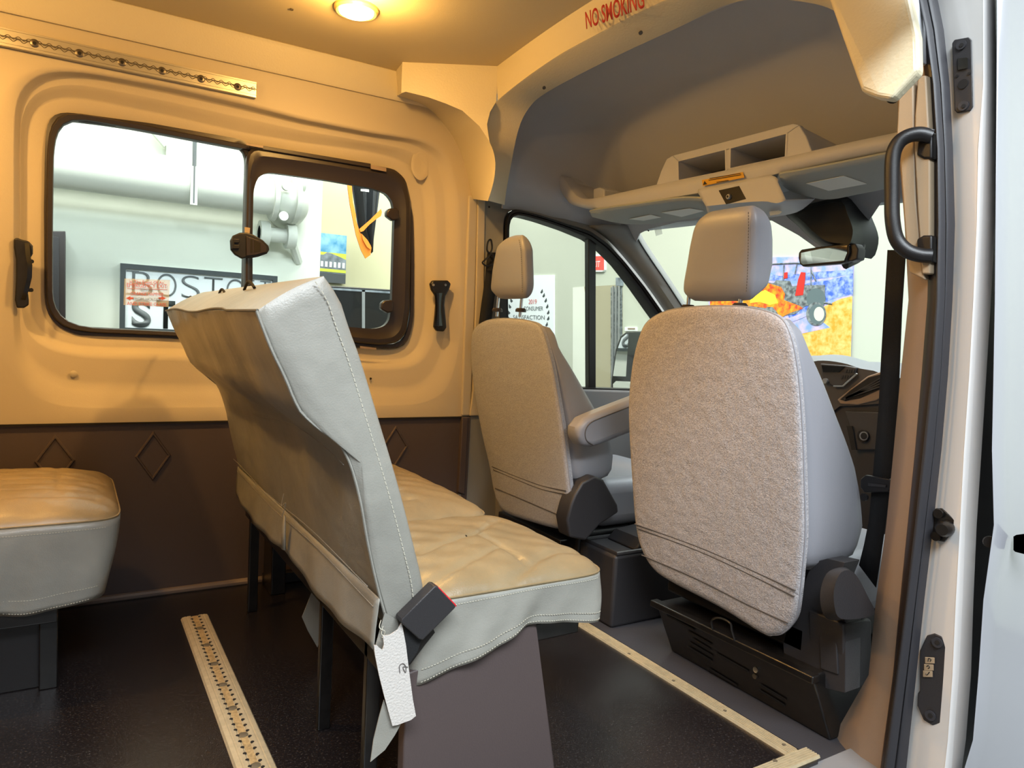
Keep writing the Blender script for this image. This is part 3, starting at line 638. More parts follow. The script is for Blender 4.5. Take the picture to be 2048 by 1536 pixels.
# ---- floor track
ft = root('floor_track', 'worn aluminium seat track with rows of holes let into the floor', 'track', (.343, 1.7, 0))
xa, xb, ya, yb = .303, .384, .98, 2.405
prof = [(0, 0), (.004, .006), (.014, .008), (.016, .0065), (.019, .008), (.028, .008), (.031, .005), (.050, .005), (.053, .008), (.062, .008), (.065, .0065), (.067, .008), (.077, .006), (.081, 0)]
grid('track_bar', [[(xa + u, y, z) for u, z in prof] for y in (ya, yb)], 'strip', ft, caps=True, sharp=20)
box('packed_slot', (xa + .033, ya, .004), (xa + .048, yb, .0062), 'wood_dirt', ft)
y = ya + .02; i = 0
while y < yb - .01:
    for u, dy in ((.0285, 0), (.0525, .012)):
        if i < 110: disc('track_hole', (xa + u, y + dy, .0068), (0, 0, 1), .0042, .0016, 'hole', ft, seg=8)
    if i % 5 == 0: disc('track_stud', (xa + .0405, y, .005), (0, 0, 1), .011, .003, 'alu_dark', ft, seg=12, r2=.008)
    y += .026; i += 1
# ---- ribbed edge strips
es = root('edge_strip', 'ribbed brass coloured strip across the floor behind the front seats', 'strip', (1.475, 1.7, 0))
x0_ = 1.434; ribs = [(0, 0)] + [(.003 + .0065 * k + d, h_) for k in range(6) for d, h_ in ((0, .006), (.0036, .006), (.004, .003), (.0061, .003))] + [(.043, .001), (.046, 0)]
grid('strip_bar', [[(x0_ + u, y, z) for u, z in ribs] for y in (1.03, 2.6)], 'strip', es, caps=True, sharp=15)
for a, b in ((1258, 1308), (1347, 1362), (1450, 1422), (1568, 1490)):
    c = PZ(a, b, .005); disc('screw', c, (0, 0, 1), .005, .0015, 'alu_dark', es, seg=10)
es2 = root('edge_strip', 'ribbed brass coloured strip along the door threshold', 'strip', (1.2, 1.0, 0))
grid('strip_bar', [[(x, .985 + u, z) for u, z in ribs] for x in (-.3, 1.50)], 'strip', es2, caps=True, sharp=15)
for a, b in ((1550, 1522),): disc('screw', PZ(a, b, .005), (0, 0, 1), .006, .0015, 'alu_dark', es2, seg=10)
struct(box('threshold', (-.3, .86, -.09), (1.62, .986, -.008), 'cab_grey'), 'pale grey plastic sill of the door opening')
struct(box('step_side', (-.3, .86, -.5), (1.62, .9, -.09), 'paint'), 'sill side below the threshold')

# ================================================================= BENCH SEATS
Y1, Y2 = 1.2, 2.5
rear_px = [(515,622),(545,700),(572,755),(600,820),(640,858),(681,888),(703,930),(722,1000),(738,1090),(758,1180),(780,1258)]
front_px = [(650,552),(682,600),(700,655),(722,715),(760,840),(800,975),(832,1100),(850,1185),(846,1260)]
rear_p = [(p.x, p.z) for p in (PY(a, b, Y1) for a, b in rear_px)]
front_p = [(p.x, p.z) for p in (PY(a, b, Y1) for a, b in front_px)]
def rpath(pl, n): return [(p.x, p.y) for p in resample(smooth_path([Vector((a, b, 0)) for a, b in pl], 6), n)]
def bench_back(rt, dx, y1, y2, nsec=34):
    rr = rpath(rear_p, 26); ff = rpath(front_p, 26)
    tp = [(rr[0][0] + (ff[0][0] - rr[0][0]) * t, rr[0][1] + (ff[0][1] - rr[0][1]) * t + .006 * math.sin(math.pi * t)) for t in np.linspace(0, 1, 8)][1:-1]
    bt = [(ff[-1][0] + (rr[-1][0] - ff[-1][0]) * t, ff[-1][1] + (rr[-1][1] - ff[-1][1]) * t) for t in np.linspace(0, 1, 6)][1:-1]
    prof = rr[::-1] + tp + ff + bt; cx = sum(p[0] for p in prof) / len(prof); cz = sum(p[1] for p in prof) / len(prof)
    rows = []
    spec = [(0, .05, .5), (0.0, .45, .0), (.000, .90, 0), (.002, .97, 0), (.006, 1.0, 0)] + [(f, 1.0, 1) for f in np.linspace(.03, .97, nsec)] + [(.994, 1, 0), (.998, .97, 0), (1, .9, 0), (1, .45, 0), (1, .05, 0)]
    for f, s, q in spec:
        y = y1 + (y2 - y1) * f; row = []
        bul = .010 * (s < .95) * (1 if f < .5 else -1) * (1 - s)
        for i, (x, z) in enumerate(prof):
            wv = 0
            if q == 1 and i < 26:   # soft vertical sags in the rear cover
                u = i / 25; wv = .006 * math.sin(f * 17 + u * 3) * math.sin(math.pi * min(1, u * 1.1)) + .0018 * math.sin(f * 37 + 6 * u) * (u > .3)
            zz = z
            row.append(((cx + (x - cx) * s + wv + dx), y - bul, cz + (zz - cz) * s))
        rows.append(row)
    return grid('backrest', rows, 'vinyl', rt, close_u=True, caps=True, sharp=38), rr, ff
def arcpt(rr, t, y, dx, off=0):
    k = t * (len(rr) - 1); i = min(int(k), len(rr) - 2); f = k - i
    return Vector((rr[i][0] * (1 - f) + rr[i + 1][0] * f + dx - off, y, rr[i][1] * (1 - f) + rr[i + 1][1] * f))
def cushion(rt, x0, x1, y1, y2, top, skirt_near, crown=.03, lines=(), m='vinyl_seat', name='cushion', gd=.006, taper=0):
    cx, cy = (x0 + x1) / 2, (y1 + y2) / 2; a, b = (x1 - x0) / 2, (y2 - y1) / 2; N = 144
    def se(s, ins, n=9):
        out = []
        for k in range(N):
            t = 2 * math.pi * k / N; c_, s_ = math.cos(t), math.sin(t)
            rr_ = (abs(c_) ** n + abs(s_) ** n) ** (-1 / n)
            out.append((cx + (a - ins) * c_ * rr_ * s, cy + (b - ins) * s_ * rr_ * s))
        return out
    def dist(px, py):
        best = 9
        for L in lines:
            for (ax, ay), (bx, by) in zip(L, L[1:]):
                vx, vy = bx - ax, by - ay; t = max(0, min(1, ((px - ax) * vx + (py - ay) * vy) / (vx * vx + vy * vy)))
                best = min(best, math.hypot(px - ax - t * vx, py - ay - t * vy))
        return best
    rows = []
    for s in list(np.linspace(.01, 1, 64)):
        row = []
        for (px, py) in se(s, .012):
            fx = max(0, 1 - abs((px - cx) / (a)) ** 3.2); fy = max(0, 1 - abs((py - cy) / (b)) ** 4)
            z = top + crown * fx * fy - .010 * (s ** 14)
            d = dist(px, py); z -= gd * math.exp(-(d / .007) ** 2) ; z += gd * .4 * math.exp(-((d - .03) / .02) ** 2)
            z += .0018 * math.sin(px * 60 + py * 20) * math.sin(py * 47)
            row.append((px, py, z))
        rows.append(row)
    rows.append([(px, py, top - .014) for px, py in se(1, .004)])
    piping = rows[-1]
    rows.append([(px, py, top - .018) for px, py in se(1, .003)])
    cu = grid(name, rows, m, rt, close_u=True, sharp=60)
    # side skirt
    srows = []
    base = se(1, .003)
    def hem(px, py):
        return skirt_near(px, py)
    for j, t in enumerate(np.linspace(0, 1, 14)):
        row = []
        for k, (px, py) in enumerate(base):
            z0 = top - .018; zh = hem(px, py); z = z0 + (zh - z0) * t
            ang = math.atan2(py - cy, px - cx); wv = (.006 * math.sin(k * .31 + 1.2 * t) + .004 * math.sin(k * .8 + 4 * t)) * t * (0 if px < x0 + .03 else 1)
            row.append((px + math.cos(ang) * (wv + .006 * t - taper * t ** 1.5), py + math.sin(ang) * (wv + .006 * t - taper * t ** 1.5), z))
        srows.append(row)
    sk = grid(name.replace('cushion', 'skirt'), srows, 'vinyl', rt, close_u=True, sharp=60); solid(sk, .002)
    near = [k for k in range(N) if base[k][1] < y1 + .02]
    near.sort(key=lambda k: base[k][0])
    p_ = [Vector(srows[1][k]) + Vector((0, -.0015, 0)) for k in near]
    dashes('stitching', p_, 'thread', rt)
    for row in (13, 11):
        p_ = [Vector(srows[row][k]) + Vector((0, -.0025, .006)) for k in near]; dashes('stitching', p_, 'thread', rt)
    tube('piping', [Vector(piping[k]) + Vector((0, -.001, 0)) for k in range(N)], .0022, m, rt, n=6, closed=True)
    return cu
def hemfun(tab, top, y1, other):
    def f(px, py):
        if py < y1 + .05: return float(np.interp(px, [t[0] for t in tab], [t[1] for t in tab]))
        return other
    return f
b1_ = root('bench_seat', 'grey vinyl bench seat with torn cover and belt buckle, behind the front seats', 'bench', (.7, 1.85, 0))
bk_, rr, ff = bench_back(b1_, 0, Y1, Y2)
# seams of the backrest
tube('piping', smooth_path([arcpt(rr, t, Y1 + .001, 0, .001) for t in np.linspace(0.0, 1, 40)], 1), .0026, 'vinyl', b1_, n=6)
tube('piping', [Vector((rr[0][0], y, rr[0][1] + .001 + .004 * math.sin(9 * y) * (y > 1.5))) for y in np.linspace(Y1, Y2, 30)], .0026, 'vinyl_edge', b1_, n=6)
dashes('stitching', [arcpt(ff, t, Y1 - .0045, -.026, 0) for t in np.linspace(.02, .93, 30)], 'thread', b1_, .009, .006, .0011)
for t_, m_ in ((.86, 'thread_grey'), (.925, 'thread_grey')):
    dashes('stitching', [arcpt(rr, t_ + .012 * math.sin(y * 7), y, 0, .014) for y in np.linspace(Y1 + .02, Y2 - .03, 40)], m_, b1_, .007, .0055, .0009)
dashes('stitching', [arcpt(rr, .50 - .10 * math.sin(math.pi * f) * (1 - f) , Y1 + .02 + f * .75, 0, .008) for f in np.linspace(0, 1, 20)], 'thread_grey', b1_, .007, .006, .0006)
# lower rear flap with an open fold half way along
flap_top = [arcpt(rr, .86, y, 0, .006) for y in np.linspace(Y1, Y2, 50)]
flap_rows = []; FB = PY(748, 1312, Y1)
for j, t in enumerate(np.linspace(0, 1, 8)):
    row = []
    for k, y in enumerate(np.linspace(Y1, Y2, 50)):
        a = arcpt(rr, .90, y, 0, .006); sag = .022 * math.sin(math.pi * min(1, (y - Y1) / .6)) if y < 1.8 else .022 * math.sin(math.pi * min(1, (y - 1.8) / .7))
        zb = FB.z + .012 - sag
        row.append((a.x + .003 + (FB.x - a.x - .003) * t + .003 * math.sin(y * 31) * t - .001 * math.sin(math.pi * t), y, a.z + (zb - a.z) * t))
    flap_rows.append(row)
fl = grid('rear_flap', flap_rows, 'vinyl', b1_, sharp=60); solid(fl, .002)
c = arcpt(rr, .97, 1.80, 0, .015)
fold = grid('open_fold', [[c + Vector((-.012 + r_ * .3 * math.cos(a) - .01, r_ * math.sin(a), h_ )) for a in np.linspace(.5, 5.8, 12)] for h_, r_ in ((.05, .003), (.0, .010), (-.035, .014))], 'vinyl', b1_, sharp=60); solid(fold, .0025)
tube('loose_thread', smooth_path([c + Vector((-.02, .02, .10)), c + Vector((-.03, .0, .075)), c + Vector((-.025, -.02, .085)), c + Vector((-.03, -.01, .05))], 6), .0012, 'thread_grey', b1_, n=4)
for k in range(5):
    q = PY(768 + 4 * k - 6, 1240 + 12 * k, Y1 - .006); tube('loose_thread', smooth_path([q, q + Vector((-.004, -.004, -.012)), q + Vector((.006 - .003 * k, -.006, -.020)), q + Vector((.002, -.004, -.032))], 5), .0009, 'thread', b1_, n=4)
# belt slots with black loops on top of the backrest
for k, (a, b) in enumerate(((598, 574), (500, 573), (445, 587), (382, 600))):
    if k == 0: continue
    c_ = PX(a, b, .36 - .03); tube('webbing_loop', smooth_path([c_ + Vector((0, .06, -.006)), c_ + Vector((.0, .03, .008)), c_ + Vector((0, 0, .010)), c_ + Vector((.0, -.045, -.004))], 6), .0032, 'webbing', b1_, n=8)
# cushions
def g(px, py, z): p = PZ(px, py, z); return (p.x, p.y)
lns = [[g(840,1112,.47), g(905,1090,.47), g(955,1065,.48), g(998,1043,.47)], [g(850,1160,.47), g(920,1135,.47), g(1000,1092,.48)], [g(880,1205,.46), g(960,1170,.47), g(1030,1130,.48), g(1058,1118,.48), g(1110,1105,.47), g(1165,1103,.46)], [g(955,1065,.48), g(1000,1092,.48), g(1058,1118,.48)]]
skt = [(-1, .22), (.50, .235), (.545, .262), (.60, .283), (.66, .30), (.72, .318), (.80, .352), (.84, .352), (.90, .345), (.98, .332), (1.2, .332)]
cushion(b1_, .545, 1.022, Y1 + .002, 1.685, .452, hemfun(skt, .45, Y1, .33), .030, lns)
lns2 = [[(.6, 2.1 + k * .09), (.8, 2.08 + k * .09)] for k in range(-3, 4)]
cushion(b1_, .545, 1.015, 1.70, Y2, .456, lambda px, py: .33, .034, lns2)
struct_m = 'black'
ped = [PY(830, 1415, Y1 + .012), PY(1105, 1285, Y1 + .012), PY(1145, 1540, Y1 + .012), PY(832, 1680, Y1 + .012)]
ped = [Vector((.545, Y1 + .014, .30)), Vector((.835, Y1 + .014, .352)), Vector((.908, Y1 + .014, .0)), Vector((.548, Y1 + .014, .0))]
prism('pedestal', ped, (0, .03, 0), 'kick', b1_, .004)
box('frame_rail', (.50, Y1 + .03, .30), (.96, Y2 - .04, .34), 'steel_black', b1_, .004)
for yy in (1.30, 1.60, Y2 - .12):
    box('leg', (.50, yy, 0), (.53, yy + .02, .36), 'steel_black', b1_, .003)
for yy in (1.40, Y2 - .12): box('leg', (.86, yy, 0), (.90, yy + .03, .36), 'steel_black', b1_, .003)
box('wall_foot', (.60, 2.50, 0), (.65, 2.62, .34), 'steel_black', b1_, .004); box('wall_rail', (.60, 2.60, .0), (.9, 2.64, .04), 'steel_black', b1_, .004)
# torn flap of bare backing and tail of vinyl at the near rear corner
yq = Y1 - .012
def ypoly(name, pts, y, m, par, th=.002, tilt=0):
    o = prism(name, [PY(a, b, y - tilt * (b - pts[0][1])) for a, b in pts], (0, .002, 0), m, par, 0, sharp=None); return o
ypoly('torn_flap', [(748,1290),(754,1291),(759,1296),(765,1300),(768,1290),(766,1272),(780,1270),(795,1260),(803,1246),(806,1258),(812,1290),(818,1340),(826,1400),(832,1432),(822,1440),(795,1450),(785,1452),(776,1420),(768,1390),(758,1350),(750,1310)], yq - .012, 'backing', b1_)
ypoly('vinyl_tail', [(768,1400),(778,1430),(788,1452),(802,1448),(790,1470),(770,1500),(741,1524),(747,1480),(758,1435)], yq - .004, 'vinyl', b1_)
ypoly('side_flap', [(770,1225),(748,1302),(752,1318),(775,1312),(800,1262),(795,1240)], Y1 - .004, 'vinyl', b1_)
tube('pencil_mark', smooth_path([PY(a, b, yq - .0135) for a, b in [(800,1346),(799,1332),(806,1327),(812,1334),(811,1345),(806,1334),(816,1334)]], 4), .0007, 'seat_seam', b1_, n=4)
ypoly('side_opening', [(825,1195),(838,1196),(845,1215),(870,1265),(850,1290),(820,1330),(812,1300),(808,1250),(812,1220)], Y1 - .003, 'hole', b1_)
hs = ypoly('vinyl_tail', [(627,1176),(650,1210),(645,1260),(635,1295),(616,1262),(604,1234)], 1.95, 'vinyl', b1_)
# belt buckle
bu = root('belt_buckle', 'black seat belt buckle with red release button beside the bench seat', 'buckle', tuple(PY(855, 1225, 1.17)))
bp = [PY(a, b, 1.165) for a, b in [(870,1172),(876,1173),(912,1211),(911,1216),(846,1281),(838,1279),(802,1245),(804,1238)]]
prism('housing', bp, (0, .028, 0), 'charcoal', bu, .004)
prism('release_button', [PY(a, b, 1.1655) for a, b in [(878,1174),(912,1209),(914,1213),(908,1214),(874,1178)]], (0, .020, 0), 'red_button', bu, .001)
prism('webbing', [PY(a, b, 1.178) for a, b in [(812,1250),(845,1276),(835,1305),(818,1330),(806,1300)]], (0, .006, 0), 'webbing', bu, .001)

# rear single seat at the left edge of the picture
b2_ = root('bench_seat', 'grey vinyl seat cushion at the left edge, in front of the dark side panel', 'bench', (-.12, 2.28, 0))
lnr = [[(.06 - .001 * k, 2.03 + .062 * k), (-.30, 2.03 + .062 * k)] for k in range(1, 8)] + [[(-.02, 2.03), (-.03, 2.52)]]
cushion(b2_, -.44, .118, 1.995, 2.56, .455, lambda px, py: .222 + .01 * math.sin(px * 20), .045, lnr, gd=.0025, taper=.045)
bench_back(b2_, -.98, 1.995, 2.56, 8)
box('seat_frame', (-.40, 2.05, .18), (-.02, 2.50, .25), 'steel_black', b2_, .004)
for xx in (-.32, -.06):
    for yy in (2.08, 2.46): box('leg', (xx, yy, 0), (xx + .04, yy + .03, .2), 'steel_black', b2_, .003)
box('pedestal', (-.34, 2.1, 0), (-.02, 2.13, .2), 'black', b2_, .003)

# ================================================================= FRONT SEATS
def interp_z(pl, z):
    pl = sorted(pl, key=lambda p: p[1]); return float(np.interp(z, [p[1] for p in pl], [p[0] for p in pl]))
def slab(name, xpl, L, Rr, depth, z0, z1, m, par, rad=.03, n=26, expo=4.5, back=0.0, capr=.03, leanf=None):
    """stack of rounded sections; L, Rr: (y,z) lists; depth: (d,z) list; xpl(z): x of the rear face"""
    rows = []; N = 48
    zs = list(np.linspace(z0, z1, n)); zs = [z0, z0 + .002] + zs[1:-1] + [z1 - .002, z1]
    for i, z in enumerate(zs):
        yl, yr = interp_z(L, z), interp_z(Rr, z); d = interp_z(depth, z); s = 1.0
        e = min(z - z0, z1 - z)
        if e < capr: s = math.sqrt(max(0.0, 1 - (1 - e / capr) ** 2)) * .35 + .65
        if i in (0, len(zs) - 1): s *= .5
        cy, hy, cx, hx = (yl + yr) / 2, (yl - yr) / 2, xpl(z) + back + d / 2, d / 2
        ins = (1 - s) * capr * 1.6
        row = []
        for k in range(N):
            t = 2 * math.pi * k / N; c_, s_ = math.cos(t), math.sin(t); r_ = (abs(c_) ** expo + abs(s_) ** expo) ** (-1 / expo)
            row.append((cx + max(.002, hx - ins) * c_ * r_, cy + max(.002, hy - ins) * s_ * r_, z))
        rows.append(row)
    return grid(name, rows, m, par, close_u=True, caps=True, sharp=60)
def front_seat(rt, PA, PB, cover, sil, ysil, cover_m, seams, hb, posts):
    """PA,PB: (x,z) of two points on the rear face"""
    k = (PB[0] - PA[0]) / (PB[1] - PA[1]); xpl = lambda z: PA[0] + k * (z - PA[1])
    n = Vector((-1, 0, k)).normalized(); P = (PA[0], 0, PA[1])
    def on(px, py, off=0): return PP(px, py, P, n) + n * off
    pts = smooth_path([on(a, b) for a, b in cover], 5, True)
    zs = [p.z for p in pts]; z0, z1 = min(zs), max(zs)
    # left and right edges of the cover as functions of height
    L, Rr = [], []
    for z in np.linspace(z0 + .002, z1 - .002, 40):
        ysx = []
        for a, b in zip(pts, pts[1:] + pts[:1]):
            if (a.z - z) * (b.z - z) < 0: t = (z - a.z) / (b.z - a.z); ysx.append(a.y + (b.y - a.y) * t)
        if len(ysx) >= 2: L.append((max(ysx), z)); Rr.append((min(ysx), z))
    S_ = [PY(a, b, ysil) for a, b in sil]; dep = [(max(.05, p.x - xpl(p.z)), p.z) for p in S_]
    zb = max(z0 + .06, min(p.z for p in S_))
    slab('backrest', xpl, L, Rr, dep, zb, z1 - .004, 'seat_vinyl', rt, expo=7, back=.004, capr=.05)
    # carpet cover on the rear: rounded pad
    c = sum((p for p in pts), Vector()) / len(pts); rows = []
    for s, h in ((1.0, -.012), (1.004, .0), (1.0, .006), (.985, .010), (.95, .012), (.7, .014), (.4, .015), (.02, .015)):
        rows.append([c + (p - c) * s + n * h for p in pts])
    cv = grid('back_cover', rows, cover_m, rt, close_u=True, caps=True, sharp=70)
    for sm in seams:
        tube('seam', smooth_path([on(a, b, .0135) for a, b in sm], 5), .0018, 'seat_seam', rt, n=5)
    # piping round the cover
    tube('piping', [c + (p - c) * 1.002 + n * .002 for p in pts], .003, 'seat_vinyl', rt, n=6, closed=True)
    # head restraint
    hl_, hr_, hs_, hy, xo = hb
    hk = root('h', 'x', 'x'); bpy.data.objects.remove(hk)
    XH = PA[0] + k * (1.2 - PA[1]) + xo
    hx = lambda z: XH + k * 1.0 * (z - 1.2)
    HP = (XH, 0, 1.2)
    HL = [(p.y, p.z) for p in (PP(a, b, HP, n) for a, b in hl_)]; HR = [(p.y, p.z) for p in (PP(a, b, HP, n) for a, b in hr_)]
    HS = [PY(a, b, hy) for a, b in hs_]; HD = [(max(.05, p.x - hx(p.z)), p.z) for p in HS]
    hz0, hz1 = max(min(p[1] for p in HL), min(p[1] for p in HR)), max(p[1] for p in HR)
    hd = slab('headrest', hx, HL, HR, HD, hz0, hz1, 'seat_vinyl', rt, n=36, expo=5.5, capr=.055)
    st = [Vector((hx(z) + .012, interp_z(HR, z) - .001, z)) for z in np.linspace(hz0 + .02, hz1 - .02, 24)]
    dashes('stitching', [Vector((hx(p.z) - .0005, p.y + .014, p.z)) for p in st], 'seat_seam', hd, .007, .005, .0009)
    for a, b in posts:
        q = PP(a, b, (XH + .04, 0, 1.1), n); tube('post', [q + Vector((-.004, 0, -.04)), q + Vector((.0, 0, .035))], .0062, 'chrome', rt, n=12)
        disc('post_guide', q + Vector((-.002, 0, -.022)), (0, 0, 1), .02, .014, 'black_brown', rt, r2=.015)
    return xpl, n, on
# passenger seat (near)
ps = root('front_seat', 'near front seat with grey carpeted back and tall headrest, beside the door pillar', 'seat', (1.7, 1.38, -.02))
cover_n = [(1440,613),(1500,616),(1555,632),(1580,665),(1596,740),(1605,850),(1609,960),(1611,1060),(1606,1130),(1600,1190),(1592,1235),(1570,1262),(1548,1268),(1525,1262),(1440,1210),(1340,1158),(1305,1130),(1284,1090),(1274,1040),(1268,960),(1262,860),(1262,790),(1270,720),(1285,665),(1302,640),(1335,623),(1385,615)]
sil_n = [(1565,632),(1605,650),(1633,700),(1655,760),(1680,830),(1700,880),(1718,930),(1728,980),(1735,1050),(1722,1110),(1700,1132)]
seams_n = [[(1276,1046),(1400,1090),(1500,1133),(1598,1178)], [(1280,1054),(1400,1098),(1500,1143),(1596,1190)], [(1290,1108),(1400,1155),(1500,1205),(1583,1243)]]
xn, nn, onn = front_seat(ps, (1.56, .22), (1.45, 1.04), cover_n, sil_n, 1.10, 'fabric', seams_n,
    ([(1400,412),(1384,440),(1372,490),(1362,550),(1357,585),(1368,606)], [(1505,404),(1506,440),(1505,500),(1503,560),(1500,600)], [(1520,404),(1535,425),(1543,480),(1545,530),(1538,570),(1520,592)], 1.25, 0.0), [(1378, 604), (1482, 600)])
# seat base: cushion, black steel box, recliner cover
slab_c = box('seat_cushion', (1.66, 1.12, .22), (2.16, 1.66, .40), 'seat_vinyl', ps); bevel(slab_c, .05, 4)
bl, br, tl, tr = PX(1367,1315,1.60), PX(1655,1455,1.60), PX(1310,1203,1.55), PX(1625,1352,1.55)
bx = prism('steel_base', [tl, tr, Vector((1.62, 1.04, -.02)), Vector((1.62, 1.60, -.02))], (.42, 0, 0), 'steel_black', ps, .006)
prism('base_lip', [tl + Vector((-.012, .01, .004)), tr + Vector((-.012, -.01, .004)), tr + Vector((-.012, -.01, -.016)), tl + Vector((-.012, .01, -.016))], (.03, 0, 0), 'steel_black', ps, .004)
def onbox(u, v): 
    a = tl.lerp(tr, u); b = Vector((1.62, 1.60, -.02)).lerp(Vector((1.62, 1.04, -.02)), u); return a.lerp(b, v) + Vector((-.003, 0, 0))
for u0, u1, v in ((.08, .28, .15), (.22, .38, .28), (.24, .36, .40), (.2, .36, .52), (.18, .34, .64), (.40, .60, .45), (.66, .80, .62), (.64, .78, .74), (.30, .48, .88)):
    prism('slot', [onbox(u0, v), onbox(u1, v + .03), onbox(u1, v + .07), onbox(u0, v + .04)], (-.0012, 0, 0), 'hole', ps, 0)
disc('bolt', onbox(.66, .38), (-1, 0, 0), .008, .004, 'chrome', ps); disc('bolt', onbox(.64, .52), (-1, 0, 0), .007, .004, 'screw', ps)
w_ = [PX(a, b, 1.54) for a, b in [(1425,1258),(1424,1240),(1440,1236),(1460,1246),(1464,1262),(1470,1282)]]
tube('wire_clip', smooth_path(w_, 5), .003, 'steel_black', ps, n=6)
box('seat_pan', (1.60, 1.12, .17), (2.05, 1.62, .24), 'black', ps, .01)
rc_pts = [(1655,1117),(1636,1122),(1618,1140),(1608,1170),(1600,1200),(1590,1240),(1572,1262),(1566,1290),(1568,1312),(1600,1328),(1623,1342),(1630,1372),(1690,1386),(1690,1385),(1692,1245),(1672,1200),(1680,1150),(1690,1125)]
rcv = prism('recliner_cover', [PX(a, b, 1.60) for a, b in rc_pts], (.06, 0, 0), 'charcoal', ps, .010)
lowp = [PX(a, b, 1.615) for a, b in [(1628,1190),(1692,1240),(1692,1386),(1632,1374),(1622,1340)]]
yR = PX(1690, 1300, 1.60).y
side = [PY(a, b, yR) for a, b in [(1688,1248),(1690,1388),(1740,1368),(1744,1345),(1744,1240),(1738,1238)]]
prism('side_cover', side, (0, .10, 0), 'charcoal', ps, .006)
prism('side_panel', [PX(a, b, 1.596) for a, b in [(1636,1250),(1672,1266),(1676,1350),(1640,1338)]], (.008, 0, 0), 'charcoal', ps, .003)
kn = [PY(a, b, .955) for a, b in [(1676,1150),(1688,1140),(1702,1142),(1716,1158),(1735,1195),(1748,1222),(1740,1232),(1700,1238),(1676,1234),(1668,1215),(1666,1180)]]
knb = [PY(a, b, 1.03) for a, b in [(1648,1156),(1662,1140),(1690,1134),(1706,1148),(1722,1175),(1738,1205),(1730,1225),(1690,1238),(1660,1240),(1645,1225),(1640,1190)]]
kk = grid('recliner_knob', [resample(smooth_path(knb, 4, True), 44), resample(smooth_path([a.lerp(b, .85) for a, b in zip(knb, kn)], 4, True), 44), [p + Vector((0, -.003, 0)) for p in resample(smooth_path([a.lerp(b, .97) for a, b in zip(knb, kn)], 4, True), 44)]], 'charcoal', ps, close_u=True, caps=True, sharp=40)

# driver seat (far)
ds = root('front_seat', 'driver seat with worn beige carpeted back, padded armrest and small headrest', 'seat', (1.6, 2.25, -.02))
cover_d = [(1000,638),(1045,640),(1078,650),(1092,680),(1105,730),(1116,790),(1126,850),(1134,910),(1140,960),(1143,1000),(1138,1030),(1126,1050),(1112,1054),(1060,1040),(1015,1024),(1000,1008),(991,980),(982,930),(968,870),(955,800),(947,740),(945,690),(950,660),(970,644)]
sil_d = [(1085,642),(1118,668),(1140,700),(1165,745),(1192,800),(1212,840),(1226,875),(1230,910),(1222,945),(1200,962)]
seams_d = [[(990,932),(1040,952),(1090,970),(1138,980)], [(992,938),(1040,958),(1090,977),(1138,987)], [(996,975),(1040,993),(1085,1012),(1128,1030)]]
xd, nd, ond = front_seat(ds, (1.46, .27), (1.37, 1.04), cover_d, sil_d, 1.97, 'fabric_driver', seams_d,
    ([(1002,473),(990,492),(981,540),(977,580),(985,598)], [(1040,466),(1046,500),(1048,550),(1049,596)], [(1048,466),(1064,482),(1075,515),(1077,545),(1072,575),(1060,596)], 2.10, 0.0), [(996, 612), (1043, 612)])
o = box('seat_cushion', (1.62, 2.00, .26), (2.10, 2.50, .44), 'seat_vinyl', ds); bevel(o, .05, 4)
box('seat_base', (1.55, 2.02, -.02), (2.05, 2.48, .26), 'black', ds, .02)
prism('recliner_cover', [PY(a, b, 1.90) for a, b in [(1150,990),(1165,965),(1190,952),(1208,960),(1222,985),(1236,1010),(1238,1025),(1200,1050),(1172,1082),(1140,1075),(1134,1040),(1142,1010)]], (0, .07, 0), 'charcoal', ds, .008)
arm_o = [PY(a, b, 1.86) for a, b in [(1262,802),(1200,826),(1172,838),(1158,856),(1156,876),(1166,892),(1186,896),(1200,892),(1262,868),(1330,838),(1330,776)]]
ar = prism('armrest', arm_o, (0, .075, 0), 'seat_vinyl', ds, .022); ar.modifiers[0].segments = 5
tube('arm_piping', smooth_path([p + Vector((0, -.002, 0)) for p in [PY(a, b, 1.862) for a, b in [(1262,812),(1205,834),(1180,846),(1170,862),(1172,880),(1186,890)]]], 5), .002, 'seat_seam', ds, n=5)
box('seat_slot', (1.50, 2.06, .17), (1.56, 2.5, .22), 'steel_black', ds, .004)
# black box between the seats
cb_ = root('console_box', 'black plastic storage box on the cab floor between the front seats', 'box', (1.7, 1.95, -.02))
f0 = PZ(1222, 1258, -.02); fx, fy = f0.x, f0.y; zt = PX(1215, 1105, fx).z
bxo = prism('body', [Vector((fx, fy, -.02)), Vector((fx + .5, fy, -.02)), Vector((fx + .5, fy, zt)), Vector((fx, fy, zt))], (0, .20, 0), 'charcoal', cb_, .012)
prism('raised_lid', [Vector((fx + .10, fy + .02, zt)), Vector((fx + .14, fy + .02, zt + .035)), Vector((fx + .30, fy + .02, zt + .05)), Vector((fx + .5, fy + .02, zt + .05)), Vector((fx + .5, fy + .02, zt))], (0, .16, 0), 'charcoal', cb_, .01)
tube('rim', [Vector((fx + .01, fy + .008, zt + .003)), Vector((fx + .49, fy + .008, zt + .003)), Vector((fx + .49, fy + .19, zt + .003)), Vector((fx + .01, fy + .19, zt + .003))], .008, 'charcoal', cb_, closed=True)
hb_ = root('lever', 'black parking brake lever with bright tip between the front seats', 'lever', tuple(PX(1225, 1060, 1.75)))
tube('arm', [PX(1185,1100,1.74), PX(1225,1068,1.76), PX(1262,1050,1.8)], .012, 'black', hb_); tube('tip', [PX(1222,1066,1.73), PX(1190,1086,1.71)], .004, 'chrome', hb_)

